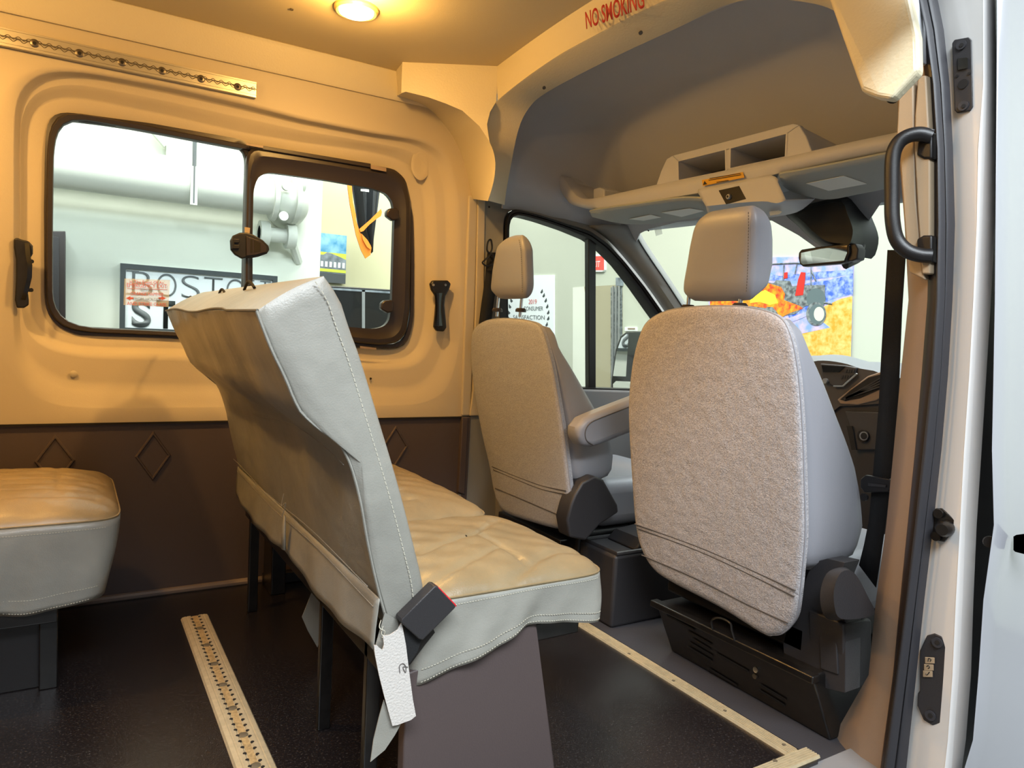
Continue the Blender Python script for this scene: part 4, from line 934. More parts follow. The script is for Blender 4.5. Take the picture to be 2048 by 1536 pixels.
# seat belts of the cab
sb = root('seat_belt', 'black seat belt webbing hanging down beside the passenger seat', 'belt', tuple(PX(1770, 700, 1.76)))
Lp = [(1775,500),(1768,620),(1762,720),(1757,820),(1750,900),(1745,960),(1738,1040),(1728,1090),(1718,1130)]; Rp = [(1812,500),(1804,620),(1800,720),(1796,820),(1790,900),(1782,960),(1772,1040),(1762,1110),(1752,1175)]
bl_ = grid('webbing', [[PX(a[0] + (b[0] - a[0]) * t, a[1] + (b[1] - a[1]) * t, 1.76 + .004 * math.sin(t * 3)) for t in (0, .33, .66, 1)] for a, b in zip(Lp, Rp)], 'webbing', sb, sharp=60); solid(bl_, .002)
prism('latch_plate', [PX(a, b, 1.745) for a, b in [(1720,958),(1730,950),(1780,958),(1784,975),(1776,985),(1728,985),(1720,975)]], (.01, 0, 0), 'black', sb, .003)
prism('plate_slot', [PX(a, b, 1.742) for a, b in [(1736,966),(1772,970),(1771,975),(1736,972)]], (.002, 0, 0), 'charcoal', sb, 0)
disc('stop_button', PX(1730, 994, 1.745), (-1, 0, 0), .010, .006, 'black', sb)
dbt = root('seat_belt', 'black seat belt and guide loop on the pillar behind the driver headrest', 'belt', tuple(PY(975, 560, 2.64)))
bl_ = grid('webbing', [[PY(a, b, 2.62) for a in (x_, x_ + 24)] for x_, b in ((975, 505), (970, 560), (964, 600), (958, 645), (952, 700))], 'webbing', dbt); solid(bl_, .003)
tube('guide_loop', smooth_path([PY(a, b, 2.60) for a, b in [(982,480),(976,484),(974,500),(980,506),(984,496)]], 5, True), .004, 'black', dbt, closed=True)
tube('guide_loop', smooth_path([PY(a, b, 2.60) for a, b in [(984,508),(970,520),(965,526),(975,532),(988,524)]], 5, True), .0035, 'black', dbt, closed=True)
ystrip('window_post_belt', [(1000,596),(1000,640)], [(1012,596),(1012,640)], 2.60, .004, 'black', dbt, 0)

# ================================================================= CAB FITTINGS
SX = 1.80
sh = root('overhead_shelf', 'beige overhead shelf with two open pockets and a raised end, above the windshield', 'shelf', (1.9, 1.8, 1.48))
# lip (front edge seen from behind)
lt = [(1113,352),(1124,352),(1140,378),(1156,394),(1180,398),(1240,386),(1312,370),(1400,352),(1500,330),(1625,302),(1700,285),(1800,264)]
lb = [(1111,352),(1118,378),(1134,402),(1150,412),(1185,417),(1240,411),(1300,401),(1398,385),(1500,362),(1568,343),(1700,314),(1800,295)]
LT = resample(smooth_path([PX(a, b, SX) for a, b in lt], 4), 60); LB = resample(smooth_path([PX(a, b, SX) for a, b in lb], 4), 60)
grid('lip', [[p + Vector((.06, 0, .0)) for p in LT], [p + Vector((.004, 0, .002)) for p in LT], LT, [a.lerp(b, .5) + Vector((-.006, 0, 0)) for a, b in zip(LT, LB)], [p + Vector((.004, 0, 0)) for p in LB], [p + Vector((.03, 0, -.002)) for p in LB], [p + Vector((.20, 0, .0)) for p in LB]], 'cab_plastic', sh, sharp=60)
grid('tray', [[p + Vector((.01, 0, -.012)) for p in LT], [p + Vector((.22, 0, -.02)) for p in LT]], 'cab_plastic', sh, sharp=60)
for q in ([(1186,378),(1198,374),(1208,378),(1208,396),(1186,398)], [(1118,352),(1140,348),(1146,372),(1146,388),(1134,380)]):
    prism('rib', [PX(a, b, SX + .05) for a, b in q], (.10, 0, 0), 'cab_plastic', sh, .006)
# raised binnacle with two pockets: frame built from bars
def P8(a, b, dx=0): return PX(a, b, SX) + Vector((dx, 0, 0))
out_ = [(1312,371),(1322,342),(1333,318),(1345,311),(1585,247),(1598,250),(1612,272),(1624,304)]
ho = [[(1357,323),(1450,300),(1451,341),(1358,360)], [(1462,297),(1572,268),(1570,313),(1461,336)]]
def quadbar(name, pts, dep, m, par, bev=.003, dx=0): return prism(name, [P8(a, b, dx) for a, b in pts], (dep, 0, 0), m, par, bev)
quadbar('frame_left', [(1312,371),(1322,342),(1333,318),(1345,311),(1357,323),(1358,361)], .02, 'cab_plastic', sh)
quadbar('frame_top', [(1345,311),(1585,247),(1598,250),(1572,268),(1462,297),(1450,300),(1357,323)], .02, 'cab_plastic', sh)
quadbar('frame_right', [(1598,250),(1612,272),(1624,304),(1570,316),(1572,268)], .02, 'cab_plastic', sh)
quadbar('frame_bottom', [(1358,360),(1451,341),(1461,336),(1570,313),(1570,318),(1450,344),(1356,366)], .02, 'cab_plastic', sh)
quadbar('divider', [(1450,300),(1462,297),(1461,337),(1451,341)], .02, 'cab_plastic', sh)
for q in ho:
    f_ = [P8(a, b, .002) for a, b in q]; bk2 = [p + Vector((.16, 0, -.012)) for p in f_]
    grid('pocket', [[p + Vector((-.003, 0, 0)) for p in [f_[i] + (f_[i] - sum(f_, Vector()) / 4) * .06 for i in range(4)]], [p + Vector((-.003, 0, 0)) for p in f_], f_, bk2], 'cab_plastic', sh, close_u=True, caps=False, sharp=20)
    mesh('pocket_back', bk2, [(0, 1, 2, 3)], 'dash', sh, sharp=None)
grid('top_cover', [[P8(a, b, .004) for a, b in [(1314,366),(1324,340),(1336,317),(1346,312),(1585,248),(1597,251),(1611,272),(1622,303)]], [P8(a, b, .30) + Vector((0, 0, -.02)) for a, b in [(1314,372),(1324,350),(1336,328),(1346,322),(1585,262),(1597,264),(1611,285),(1622,312)]]], 'cab_plastic', sh, sharp=40)
yl = prism('warning_label', [P8(a, b, -.010) for a, b in [(1408,361),(1490,345),(1493,356),(1410,373)]], (.001, 0, 0), 'label_yellow', sh)
for k in range(3):      # illegible fine print: thin printed lines
    y0_, y1_ = (357.5 + 3.4 * k, 347.5 + 3.1 * k) if k < 2 else (365.0, 357.5)
    x0p, x1p = ((1424, 1486), (1422, 1487), (1438, 1462))[k]
    prism('label_line', [P8(x0p, y0_, -.0112), P8(x1p, y0_ - (x1p - x0p) * .168, -.0112), P8(x1p, y0_ - (x1p - x0p) * .168 + 1.3, -.0112), P8(x0p, y0_ + 1.3, -.0112)], (-.0004, 0, 0), 'ink', yl)
prism('label_symbol', [P8(a, b, -.0115) for a, b in [(1411,371),(1414,363),(1419,369)]], (-.0005, 0, 0), 'ink', yl)
# console pod under the shelf
pod = root('overhead_pod', 'grey map light pod with black switch plate under the middle of the overhead shelf', 'console', (1.9, 1.8, 1.42))
ra = [P8(a, b, .0) for a, b in [(1400,384),(1430,379),(1500,365),(1545,358)]]; rb = [P8(a, b, .0) for a, b in [(1414,408),(1440,425),(1510,430),(1556,400)]]
fb = [PZ(a, b, 1.40) for a, b in [(1400,445),(1460,448),(1545,433),(1600,420)]]; ft_ = [PZ(a, b, 1.46) for a, b in [(1420,430),(1470,430),(1570,380),(1626,396)]]
rr1 = resample(smooth_path([P8(*q) for q in [(1396,385),(1470,370),(1530,358),(1545,358),(1556,364)]], 5), 20)
rr2 = resample(smooth_path([P8(*q) for q in [(1412,412),(1480,405),(1530,402),(1552,406),(1572,400)]], 5), 20)
rr3 = resample(smooth_path([PX(*q, 1.95) for q in [(1420,440),(1480,440),(1540,434),(1595,423),(1628,398)]], 5), 20)
o = grid('pod_body', [[p + Vector((0, 0, .01)) for p in rr1], rr1, [a.lerp(b, .9) for a, b in zip(rr1, rr2)], rr2, [a.lerp(b, .96) for a, b in zip(rr2, rr3)], rr3, [p + Vector((.02, 0, .03)) for p in rr3]], 'cab_plastic', pod, sharp=35); solid(o, .003)
sp = prism('switch_plate', [P8(a, b, -.003) for a, b in [(1438,381),(1479,372),(1493,398),(1453,409)]], (.003, 0, 0), 'black_gloss', pod, .001)
disc('knob', P8(1460, 394, -.003), (-1, 0, 0), .009, .008, 'silver', pod, r2=.007); disc('knob_centre', P8(1460, 394, -.011), (-1, 0, 0), .004, .0006, 'hole', pod)
prism('map_light', [PX(a, b, 1.90) + Vector((-.004, 0, -.004)) for a, b in [(1540,421),(1556,417),(1566,421),(1560,426),(1542,429)]], (.002, 0, -.001), 'label_white', pod)
# sun visors
def visor(label, rear, front, zr, zf, marks, extra=None):
    v = root('sun_visor', label, 'visor', tuple(PX(*rear[0], 1.80)))
    a = resample(smooth_path([PX(px, py, 1.80) + Vector((0, 0, -.002)) for px, py in rear], 5), 30)
    b = resample(smooth_path([PX(px, py, xx) for px, py, xx in front], 5), 30)
    rows = [[p + Vector((.02, 0, .014)) for p in a], [p + Vector((0, 0, .012)) for p in a], [p + Vector((-.004, 0, .006)) for p in a], [p + Vector((.004, 0, -.001)) for p in a]]
    rows += [[p.lerp(q, t) for p, q in zip(a, b)] for t in (.1, .35, .6, .85, 1)] + [[q + Vector((.002, 0, .008)) for q in b]]
    o = grid('visor_board', rows, 'visor', v, sharp=50)
    for mk_ in marks:
        pts = []
        for px, py in mk_:
            # nearest point of the underside seen through this pixel
            best = None
            for t in np.linspace(0, 1, 40):
                ra_ = [p.lerp(q, t) for p, q in zip(a, b)]
                for p in ra_:
                    c_ = R.T @ np.array([p.x, p.y, p.z - CAMZ]); e = (c_[0] / c_[2] * FPX + 1024 - px) ** 2 + (c_[1] / c_[2] * FPX + 768 - py) ** 2
                    if best is None or e < best[0]: best = (e, p)
            pts.append(best[1] + Vector((-.001, 0, -.002)))
        prism('visor_label', pts, (0, 0, .0008), 'label_white', v)
    return v
visor('grey sun visor with one white label, on the passenger side', [(1556,360),(1560,352),(1600,345),(1700,326),(1800,306)], [(1562,368,1.82),(1585,384,1.88),(1650,399,1.95),(1720,388,1.95),(1800,372,1.95)], 0, 0, [[(1612,366),(1690,351),(1738,366),(1662,380)]])
visor('grey sun visor with two white labels, on the driver side', [(1180,425),(1200,421),(1280,410),(1360,399),(1405,400)], [(1184,434,1.82),(1240,447,1.90),(1300,448,1.95),(1370,439,1.95),(1425,430,1.95)], 0, 0, [[(1260,436),(1300,430),(1322,435),(1285,442)], [(1322,426),(1378,417),(1408,422),(1366,431)]])
# camera housing and mirror
ch = root('camera_housing', 'large black plastic sensor housing at the top centre of the windshield', 'housing', tuple(PX(1660, 440, 2.1)))
hx_ = [(1572,424),(1640,402),(1696,392),(1712,425),(1726,462),(1726,486),(1716,512),(1700,508),(1655,500),(1622,478),(1596,452)]
hc = (1650, 450); HXa = [PX(a, b, 2.12) for a, b in hx_]; HXb = [PX(hc[0] + (a - hc[0]) * .72, hc[1] + (b - hc[1]) * .72 - 4, 2.02) for a, b in hx_]
HXa, HXb = resample(smooth_path(HXa, 4, True), 44), resample(smooth_path(HXb, 4, True), 44)
grid('shell', [[p + Vector((.08, 0, 0)) for p in HXa], HXa, [a.lerp(b, .8) + Vector((-.01, 0, 0)) for a, b in zip(HXa, HXb)], [b for b in HXb]], 'housing_black', ch, close_u=True, caps=True, sharp=30)
rm = root('rear_view_mirror', 'black framed rear view mirror below the sensor housing', 'mirror', tuple(PX(1655, 510, 2.05)))
mo = [(1597,505),(1602,499),(1640,493),(1690,487),(1698,490),(1699,505),(1690,524),(1680,527),(1605,533),(1599,528),(1596,516)]
prism('mirror_case', [PX(a, b, 2.02) for a, b in mo], (.03, 0, 0), 'black', rm, .004)
prism('side_clip', [PX(a, b, 2.03) for a, b in [(1694,487),(1710,487),(1716,498),(1714,518),(1704,522),(1692,523)]], (.04, 0, 0), 'charcoal', rm, .004)
mn = [PX(a, b, 2.018) for a, b in [(1601,506),(1640,498),(1694,491),(1694,506),(1688,521),(1606,529),(1600,524)]]
o = mesh('mirror_glass', mn, [tuple(range(len(mn)))], 'mirror', rm, sharp=None)
tube('stalk', [PX(1690, 530, 2.06), PX(1712, 520, 2.10), PX(1722, 490, 2.13)], .014, 'black', rm)

# dashboard
dsh = root('dashboard', 'dark dashboard with grey top, radio panel and air vent, far side of the passenger seat', 'dashboard', (2.5, 1.8, .5))
DX = 2.42
tl_ = resample(smooth_path([PX(a, b, DX + .12) for a, b in [(1330,765),(1480,735),(1600,714),(1640,711),(1668,709),(1697,714),(1724,723),(1757,724),(1830,728)]], 5), 50)
ml_ = resample(smooth_path([PX(a, b, DX) for a, b in [(1322,785),(1480,752),(1600,728),(1645,721),(1690,727),(1720,737),(1750,742),(1775,752),(1830,760)]], 5), 50)
ll_ = resample(smooth_path([PX(a, b, DX) for a, b in [(1322,876),(1480,860),(1600,850),(1645,840),(1680,812),(1700,812),(1750,808),(1775,806),(1830,802)]], 5), 50)
bb_ = [Vector((p.x + .03, p.y, .25)) for p in ll_]
grid('top_pad', [[Vector((2.78, p.y, p.z - .03)) for p in tl_], [p + Vector((.03, 0, 0)) for p in tl_], tl_, ml_], 'dash_top', dsh, sharp=50)
grid('face', [ml_, ll_], 'dash_brown', dsh, sharp=50)
grid('lower_face', [[p + Vector((.012, 0, .002)) for p in ll_], bb_], 'dash', dsh, sharp=50)
def dp(name, pts, dx, th, m, bev=.002, par=dsh): return prism(name, [PX(a, b, DX + dx) for a, b in pts], (th, 0, 0), m, par, bev)
dp('radio_surround', [(1640,727),(1690,731),(1712,735),(1710,748),(1684,772),(1664,772),(1645,755)], -.012, .02, 'dash', .004)
dp('display', [(1643,731),(1690,733),(1678,744),(1646,744)], -.015, .004, 'black_gloss', 0)
dp('chrome_trim', [(1712,746),(1684,771),(1666,771),(1666,774),(1686,774),(1715,748)], -.016, .004, 'silver', .001)
for i in range(4):
    for j in range(2):
        a, b = 1690 + i * 5 - j * 8, 739 + j * 12 + i * 0; dp('radio_button', [(a, b), (a + 4, b), (a + 3, b + 6), (a - 1, b + 6)], -.015, .003, 'charcoal', 0)
disc('volume_knob', PX(1653, 762, DX - .012), (-1, 0, 0), .010, .012, 'silver', dsh)
dp('vent_frame', [(1674,799),(1700,778),(1735,752),(1765,742),(1768,790),(1752,801),(1715,810),(1680,808)], -.006, .012, 'trim_brown', .004)
dp('vent_cavity', [(1680,799),(1702,780),(1737,755),(1764,748),(1765,776),(1720,796),(1690,802)], -.009, .004, 'hole', 0)
for k in range(4):
    a = .15 + k * .25
    dp('vent_slat', [(1684 + 16 * a, 799 - 14 * a + 4 * a), (1764, 752 + 24 * a - 3), (1764, 752 + 24 * a), (1686 + 16 * a, 802 - 12 * a + 4 * a)], -.014, .006, 'charcoal', 0)
dp('glove_box', [(1690,822),(1800,826),(1800,900),(1712,900)], -.002, .01, 'dash', .004)
disc('start_switch', PX(1728, 872, DX - .004), (-1, 0, 0), .022, .008, 'black', dsh); disc('switch_ring', PX(1728, 872, DX - .012), (-1, 0, 0), .016, .003, 'silver', dsh); disc('switch_face', PX(1728, 872, DX - .015), (-1, 0, 0), .012, .002, 'black', dsh)
dp('cubby', [(1693,852),(1704,852),(1712,900),(1703,900)], -.012, .004, 'hole', 0)
struct(box('firewall', (2.75, .9, -.1), (2.8, 2.7, .86), 'dash'), 'firewall below the windshield')
struct(box('hood', (2.78, .95, .62), (3.7, 2.65, .80), 'paint_white'), 'front body and hood beyond the windshield')
# driver door mirror outside
sm = root('door_mirror', 'tall black door mirror with a small wide angle glass below, outside the driver window', 'mirror', tuple(PX(1260, 720, 2.75)))
MX = 2.70
prism('mirror_case', [PX(a, b, MX) for a, b in [(1222,790),(1222,760),(1230,700),(1240,672),(1252,663),(1330,660),(1335,800),(1300,806),(1250,802),(1232,799)]], (.08, 0, 0), 'black', sm, .008)
mirror_n = (-1, -.08, 0); mirror_p = tuple(PX(1226, 720, MX - .009))
prism('main_glass', [PP(a, b, mirror_p, mirror_n) for a, b in [(1226,752),(1233,704),(1243,676),(1254,667),(1328,664),(1328,756)]], (.002, 0, 0), 'mirror', sm)
tube('mirror_arm', [PX(1262, 790, MX + .05), Vector((2.62, 2.66, .70))], .03, 'black', sm)
prism('wide_glass', [PX(a, b, MX - .009) for a, b in [(1226,788),(1226,768),(1232,762),(1328,766),(1328,800),(1240,795)]], (.002, 0, 0), 'mirror', sm)

# ================================================================= SHOWROOM OUTSIDE
GZ = -.75
struct(box('ground', (-8, -7, GZ - .05), (9, 14, GZ), 'floor_show'), 'polished grey showroom floor')
LWY = 5.2; xe = PY(641, 500, LWY).x
struct(box('wall_back', (-8, LWY, GZ), (xe, LWY + .2, 6.0), 'wall_white'), 'white showroom wall behind the side window, with pipes and a sign')
struct(box('wall_far', (xe - .5, 7.4, GZ), (3.9, 7.6, 6.0), 'wall_olive'), 'olive tinted recessed wall with a picture, seen through the sliding pane')
FX = 5.5
struct(box('wall_front', (FX, -7, GZ), (FX + .2, 14, 6.0), 'wall_front'), 'white wall ahead of the windshield')
struct(box('ceiling_showroom', (-8, LWY - 3.2, 6.0), (FX, 14, 6.1), 'wall_white'), 'white showroom ceiling above the van')
def ow(name, pts, m, par, th=.02, y=LWY, bev=0): return prism(name, [PY(a, b, y) for a, b in pts], (0, -th, 0), m, par, bev)
# sign
sg = root('wall_sign', 'white framed sign reading BOSTON STRONG on the white wall', 'sign', tuple(PY(396, 600, LWY)))
q0, q1 = PY(240, 527, LWY), PY(552, 548, LWY); zb2 = PY(243, 664, LWY).z; xs0, xs1, zt2 = q0.x, q1.x, q0.z
yy = LWY - .03
prism('board', [(xs0, yy, zb2), (xs1, yy, zb2), (xs1, yy, zt2), (xs0, yy, zt2)], (0, .03, 0), 'sign_white', sg)
fw = .03
for a in ((xs0, zb2, xs0 + fw, zt2), (xs1 - fw, zb2, xs1, zt2), (xs0 + fw, zt2 - fw, xs1 - fw, zt2), (xs0 + fw, zb2, xs1 - fw, zb2 + fw)):
    box('frame_bar', (a[0], yy - .02, a[1]), (a[2], yy, a[3]), 'sign_frame', sg)
def fit(name, s, xa_, xb_, za_, zb_, m, par, y, bold=0, serif=False):
    t = text(name, s, (0, 0, 0), (1, 0, 0), (0, 0, 1), 1.0, m, par, bold=bold)
    xs = [v.co.x for v in t.data.vertices]; zs = [v.co.z for v in t.data.vertices]
    for v in t.data.vertices:
        v.co.x = xa_ + (v.co.x - min(xs)) / (max(xs) - min(xs)) * (xb_ - xa_); v.co.z = za_ + (v.co.z - min(zs)) / (max(zs) - min(zs)) * (zb_ - za_); v.co.y = y
    return t
W_, H_ = xs1 - xs0, zt2 - zb2
lw_ = W_ * .82 / 6
for i, ch_ in enumerate('BOSTON'):
    xa2 = xs0 + W_ * .07 + i * (W_ * .88 / 6); xb2 = xa2 + W_ * .88 / 6 * .82
    t = fit('letter', ch_, xa2, xb2, zb2 + H_ * .56, zb2 + H_ * .90, 'sign_grey', sg, yy - .004, bold=-.018)
    if ch_ in 'BTN':     # slab serifs
        for xc, zc in {'B': [(0.02, 0), (0.02, 1)], 'T': [(.5, 0)], 'N': [(.02, 0), (.02, 1), (.97, 1)]}[ch_]:
            c_ = xa2 + (xb2 - xa2) * xc; z_ = zb2 + H_ * (.56 if zc == 0 else .89)
            box('serif', (c_ - .035, yy - .005, z_), (c_ + .035, yy - .002, z_ + .008), 'sign_grey', sg)
for i, ch_ in enumerate('STRONG'):
    xa2 = xs0 + W_ * .07 + i * (W_ * .88 / 6); fit('letter', ch_, xa2, xa2 + W_ * .88 / 6 * .78, zb2 + H_ * .08, zb2 + H_ * .50, 'sign_grey' if i == 0 else 'sign_dark', sg, yy - .004, bold=.03)
# ducts and brackets
def wtube(a, b, r, y=LWY - .25): 
    return PY(*a, y), PY(*b, y)
dk = root('wall_duct', 'large white painted duct running along the wall seen through the window', 'duct', tuple(PY(300, 370, LWY - .2)))
p1, p2 = PY(60, 352, LWY - .25), PY(575, 398, LWY - .25); p1 = PY(-60, 350, LWY - .25)
z_ = PY(330, 365, LWY - .25).z
tube('duct', [(p1.x, LWY - .25, z_ + .0), (PY(560, 395, LWY - .25).x, LWY - .25, z_)], .115, 'pipe', dk, n=24)
el = [(PY(560, 395, LWY - .25).x, LWY - .25, z_), (PY(575, 395, LWY - .25).x, LWY - .25, z_ - .01), (PY(585, 395, LWY - .25).x, LWY - .2, z_ - .03), (PY(590, 395, LWY - .25).x, LWY - .0, z_ - .05)]
tube('elbow', smooth_path(el, 5), .12, 'pipe', dk, n=24)
ex = el[0][0]
for dx_ in (-.06, .08): tube('flange', [(ex + dx_, LWY - .25, z_), (ex + dx_ + .03, LWY - .25, z_)], .15, 'pipe', dk, n=24)
for r_, a_ in ((.16, .4), (.16, 2.0), (.16, -1.0)): disc('flange_bolt', (ex + .0, LWY - .25 - .16 * math.cos(a_), z_ + .15 * math.sin(a_)), (0, -1, 0), .03, .03, 'pipe', dk)
rp = root('wall_pipe', 'thin white pipe above the large duct on the showroom wall', 'pipe', tuple(PY(300, 315, LWY - .1)))
z2 = PY(300, 322, LWY - .1).z
tube('pipe', [(-6, LWY - .1, z2), (PY(610, 352, LWY - .1).x, LWY - .1, z2)], .05, 'pipe', rp, n=12)
hg = root('duct_hanger', 'thin hanger rod and strap holding the white duct', 'hanger', tuple(PY(388, 360, LWY - .3)))
hx2 = PY(388, 360, LWY - .37).x; tube('rod', [(hx2, LWY - .37, z_ - .12), (hx2, LWY - .37, 6.0)], .012, 'sign_grey', hg, n=8)
box('strap', (hx2 - .02, LWY - .38, z_ - .13), (hx2 + .02, LWY - .36, z_ + .10), 'pipe', hg)
kb = root('conduit_box', 'white junction box with diagonal conduit high on the showroom wall', 'box', tuple(PY(338, 320, LWY)))
ow('box_body', [(330,292),(344,294),(344,336),(330,334)], 'pipe', kb, .08); tube('conduit', [PY(300, 255, LWY - .05), PY(332, 292, LWY - .05)], .02, 'pipe', kb)
pv = root('pipe_stub', 'white capped pipe fitting with two flanged ends on the wall beside the corner', 'pipe', tuple(PY(550, 470, LWY)))
zz = PY(552, 470, LWY - .15).z; xa3, xb3 = PY(518, 466, LWY - .15).x, PY(580, 474, LWY - .15).x
tube('stub', [(xa3, LWY - .15, zz), (xb3, LWY - .15, zz)], .05, 'pipe', pv, n=16)
for xx in (xa3, xb3 - .03): tube('flange', [(xx, LWY - .15, zz), (xx + .06, LWY - .15, zz)], .085, 'pipe', pv, n=16)
tube('bracket', [(xb3, LWY - .15, zz), (xb3 + .1, LWY, zz - .15)], .03, 'pipe', pv)
dkb = root('dark_cabinet', 'dark cabinet at the left end of the white wall, behind the fixed pane', 'cabinet', tuple(PY(112, 560, 4.9)))
prism('body', [PY(a, b, 4.9) for a, b in [(40,462),(131,462),(131,760),(40,760)]], (0, .28, 0), 'black_brown', dkb, .005); prism('door_panel', [PY(a, b, 4.89) for a, b in [(60,470),(118,474),(118,740),(60,740)]], (0, .01, 0), 'charcoal', dkb, .002)
# olive corner: picture, flag, dark counter
pc = root('wall_picture', 'small painting of a white building under a blue sky on the olive wall', 'painting', tuple(PY(667, 520, 7.38)))
OY = 7.36
a0, a1_ = PY(643, 466, OY), PY(693, 470, OY); zt3, zb3 = a0.z, PY(690, 568, OY).z; X0, X1 = a0.x - .02, a1_.x
def pr(u0, v0, u1, v1, m, d): return box('painted_area', (X0 + (X1 - X0) * u0, OY - d, zb3 + (zt3 - zb3) * v0), (X0 + (X1 - X0) * u1, OY, zb3 + (zt3 - zb3) * v1), m, pc)
pr(0, 0, 1, 1, 'pic_sky', .01); pr(0, 0, 1, .62, 'pic_yellow', .012)
prism('painted_area', [(X0 + (X1 - X0) * u, OY - .016, zb3 + (zt3 - zb3) * v) for u, v in [(0, .05), (1, .05), (1, .50), (.75, .55), (.45, .60), (.3, .62), (.15, .56), (0, .56)]], (0, .004, 0), 'pic_grey', pc)
pr(0, .30, 1, .46, 'pic_grey', .018)
for k in range(6): pr(.06 + .16 * k, .32, .15 + .16 * k, .43, 'label_white', .020)
pr(0, .22, 1, .28, 'pic_yellow', .020); pr(0, 0, 1, .20, 'pic_road', .020)
fg = root('hanging_flag', 'dark flag with orange edging hanging in the olive corner', 'flag', tuple(PY(730, 440, 6.8)))
FY = 6.6
def fl_(name, pts, m, d):
    return prism(name, [PY(a, b, FY - d) for a, b in pts], (0, .01, 0), m, fg)
rowsf = []
for t in np.linspace(0, 1, 14):
    b = 330 + 170 * t; l = 700 + 26 * t + (6 if t > .8 else 0); r_ = 768 - 22 * t
    rowsf.append([PY(l + (r_ - l) * u, b + 6 * u, FY) + Vector((0, .05 * math.sin(u * 14 + 1), 0)) for u in np.linspace(0, 1, 16)])
o = grid('cloth', rowsf, 'dark_cloth', fg); solid(o, .004)
fl_('orange_edge', [(691,330),(701,330),(704,375),(706,405),(712,430),(712,440),(720,465),(730,478),(743,495),(741,510),(731,517),(722,500),(712,470),(706,440),(700,410),(696,380)], 'orange', .08)
fl_('orange_band', [(721,464),(719,458),(740,440),(762,418),(764,424),(762,432),(750,440),(738,450),(727,462)], 'orange', .09)
fl_('orange_fold', [(723,467),(735,480),(742,492),(742,500),(734,494),(726,480)], 'orange', .10)
tube('cord', [rowsf[0][2], Vector((rowsf[0][2].x, rowsf[0][2].y, 6.0))], .008, 'orange', fg, n=6)
fl_('white_patch', [(722,378),(738,379),(738,384),(722,382)], 'label_white', .09)
ct = root('dark_counter', 'black framed glass counter below the olive wall', 'counter', tuple(PY(740, 620, 6.2)))
prism('body', [PY(a, b, 6.2) for a, b in [(642,570),(860,584),(860,1010),(642,1010)]], (0, .5, 0), 'black_gloss', ct, .01)
prism('frame_post', [PY(a, b, 6.19) for a, b in [(724,580),(730,580),(730,800),(724,800)]], (0, .01, 0), 'silver', ct); prism('frame_bar', [PY(a, b, 6.19) for a, b in [(642,574),(860,588),(860,592),(642,578)]], (0, .01, 0), 'olive' if 'olive' in M else 'pic_grey', ct)
# seen through the driver's window
def fwp(name, pts, m, par, th=.02, d=0, bev=0): return prism(name, [PX(a, b, FX - d) for a, b in pts], (-th, 0, 0), m, par, bev)
po = root('award_poster', 'pale poster with laurel and CONSUMER SATISFACTION wording on the white wall', 'poster', tuple(PX(1060, 600, FX)))
fwp('board', [(1000,552),(1110,550),(1110,720),(1000,720)], 'sign_white', po, .02)
def ftext(s, x0_, x1_, yb_, h_, m):
    a, b = PX(x0_, yb_, FX - .025), PX(x1_, yb_, FX - .025); z_0 = a.z; t = text('poster_text', s, (0, 0, 0), (0, -1, 0), (0, 0, 1), 1.0, m, po)
    ys_ = [v.co.y for v in t.data.vertices]; zs_ = [v.co.z for v in t.data.vertices]; hz = (PX(x0_, yb_ - h_, FX - .025).z - z_0)
    for v in t.data.vertices:
        u = (max(ys_) - v.co.y) / (max(ys_) - min(ys_)); v.co.y = a.y + (b.y - a.y) * u; v.co.z = z_0 + (v.co.z - min(zs_)) / (max(zs_) - min(zs_)) * hz; v.co.x = FX - .026
ftext('2019', 1057, 1073, 608, 9, 'red_faint'); ftext('CONSUMER', 1047, 1086, 621, 8, 'sign_grey'); ftext('SATISFACTION', 1026, 1089, 638, 8, 'sign_grey')
for k, (a, b) in enumerate(((1083,582),(1087,590),(1091,600),(1094,612),(1096,624),(1096,636),(1093,648))):
    for s_ in (-1, 1):
        cxl = 1057 + (a - 1057) * s_; fwp('laurel_leaf', [(cxl - 2, b + 3), (cxl + s_ * 2, b - 4), (cxl + 3, b + 2), (cxl, b + 5)], 'sign_frame', po, .004, .021)
ex_ = root('exit_sign', 'small red lit exit sign on the white wall seen through the driver window', 'sign', tuple(PX(1200, 525, FX)))
fwp('housing', [(1180,509),(1210,508),(1213,512),(1213,540),(1210,544),(1180,544)], 'label_white', ex_, .04); fwp('face', [(1180,513),(1208,512),(1208,540),(1180,540)], 'exit_red', ex_, .005, .041)
a, b = PX(1182, 534, FX - .047), PX(1207, 534, FX - .047); t = text('exit_text', 'EXIT', a, b - a, (0, 0, 1), .105, 'label_white', ex_, wide=.8)
do_ = root('doorway', 'recessed doorway opening with dark pipes inside, seen through the driver window', 'doorway', tuple(PX(1200, 800, FX)))
mk('recess', 'a59f86', .8); fwp('recess', [(1146,575),(1246,569),(1246,900),(1146,900)], 'recess', do_, .004)
fwp('left_reveal', [(1146,575),(1168,573),(1178,640),(1178,900),(1146,900)], 'wall_white', do_, .004, .004)
fwp('dark_gap', [(1222,575),(1245,573),(1245,900),(1222,900)], 'canvas_dark', do_, .004, .004)
for a in (1226, 1232, 1238): tube('pipe', [PX(a, 572, FX - .05), PX(a - 2, 860, FX - .05)], .012, 'silver', do_, n=6)
fwp('bracket', [(1238,556),(1247,556),(1247,572),(1238,572)], 'pic_grey', do_, .05)
th_ = root('thermostat', 'tiny beige plate on the white wall above the door mirror', 'plate', tuple(PX(1264, 658, FX)))
fwp('plate', [(1252,654),(1275,654),(1275,662),(1252,662)], 'label_white', th_, .02); fwp('slot', [(1256,656),(1270,656),(1270,659),(1256,659)], 'trim_brown', th_, .004, .021)
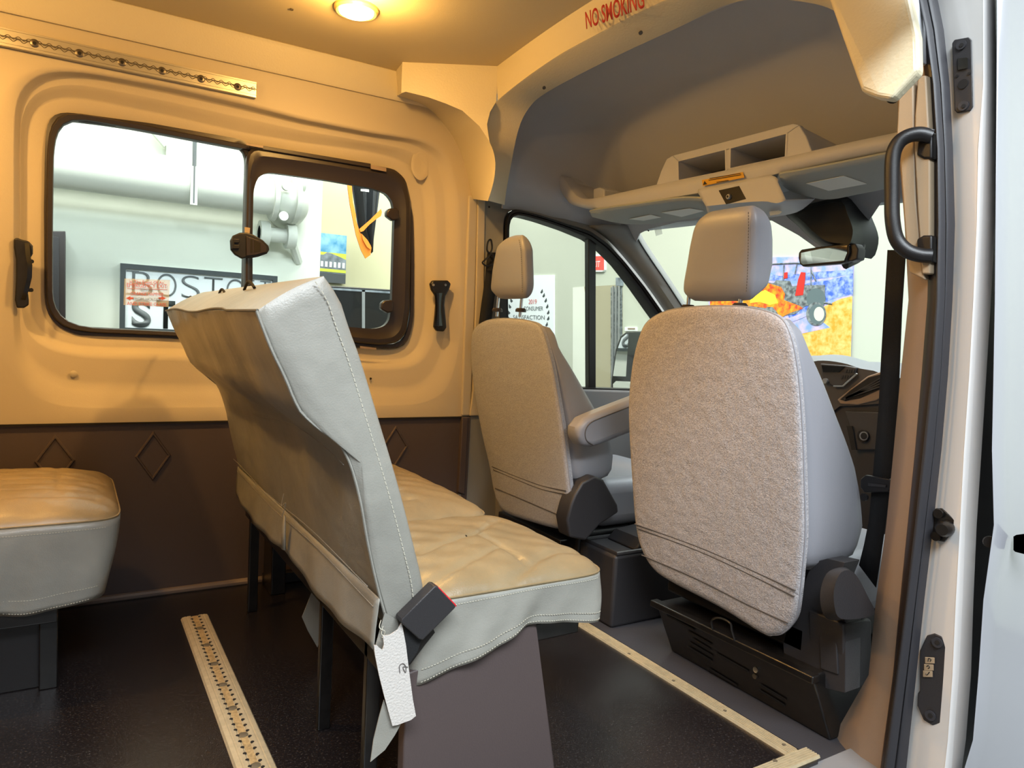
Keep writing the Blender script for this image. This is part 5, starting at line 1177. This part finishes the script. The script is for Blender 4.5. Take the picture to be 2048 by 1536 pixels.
# painting of an off road vehicle through the windshield
pt = root('wall_painting', 'large colourful painting of an open off road vehicle with flames on sand', 'painting', tuple(PX(1600, 620, FX)))
def P_(name, pts, m, lay): return prism(name, [PX(a, b, FX - .02 - .0012 * lay) for a, b in pts], (.001, 0, 0), m, pt)
fwp('canvas', [(1420,517),(1709,512),(1701,740),(1420,740)], 'canvas_sky', pt, .02)
P_('paint_blue', [(1560,590),(1580,578),(1620,565),(1660,560),(1706,548),(1706,588),(1660,600),(1620,625),(1580,640)], 'canvas_blue', 1)
P_('paint_blue', [(1420,545),(1500,540),(1560,552),(1640,543),(1706,540),(1706,549),(1620,560),(1500,562),(1420,566)], 'canvas_blue', 1)
P_('paint_sand', [(1420,640),(1560,640),(1620,625),(1650,612),(1680,598),(1705,592),(1701,738),(1420,738)], 'canvas_sand', 2)
P_('paint_shadow', [(1560,642),(1610,628),(1640,640),(1660,655),(1600,668),(1540,668),(1480,660)], 'canvas_sky', 3)
P_('vehicle_body', [(1500,562),(1548,566),(1552,560),(1580,562),(1584,572),(1612,570),(1650,570),(1650,600),(1640,608),(1610,612),(1590,628),(1500,640)], 'canvas_dark', 4)
P_('flame', [(1420,590),(1470,572),(1520,565),(1535,566),(1562,574),(1570,588),(1568,600),(1600,612),(1606,617),(1580,626),(1564,634),(1550,624),(1530,616),(1500,612),(1420,640)], 'canvas_flame', 5)
P_('flame_light', [(1500,590),(1530,580),(1550,590),(1556,606),(1540,610),(1520,604),(1500,606)], 'canvas_yellow', 6)
P_('running_board', [(1568,640),(1615,622),(1622,628),(1600,638),(1572,648)], 'canvas_sky', 6)
P_('seat', [(1590,592),(1596,560),(1602,544),(1611,545),(1610,560),(1606,590)], 'canvas_red', 6)
P_('seat', [(1566,546),(1575,544),(1575,556),(1566,558)], 'canvas_red', 6)
P_('dark_bonnet_opening', [(1526,622),(1534,614),(1545,614),(1552,622),(1556,628),(1530,626)], 'canvas_dark', 7)
def bar(pts, r=.006, m='canvas_dark', lay=7): 
    tube('painted_line', [PX(a, b, FX - .02 - .0012 * lay) for a, b in pts], r, m, pt, n=4)
bar([(1500,534),(1545,528),(1590,526),(1622,528),(1622,570)]); bar([(1568,530),(1566,560)]); bar([(1594,527),(1590,548)]); bar([(1622,540),(1632,562)]); bar([(1648,605),(1664,608)])
def circ(cx_, cy_, r_, m, lay, sy=1.0, name='wheel'):
    P_(name, [(cx_ + r_ * .8 * math.cos(a), cy_ + r_ * sy * math.sin(a)) for a in [2 * math.pi * k / 24 for k in range(24)]], m, lay)
circ(1632, 598, 24, 'canvas_tyre', 5, .9, 'wheel_arch'); circ(1632, 628, 25, 'canvas_dark', 7, .95, 'tyre'); circ(1634, 628, 20, 'canvas_tyre', 8, 1, 'tyre'); circ(1638, 628, 13, 'canvas_hub', 9, 1.1, 'hub')
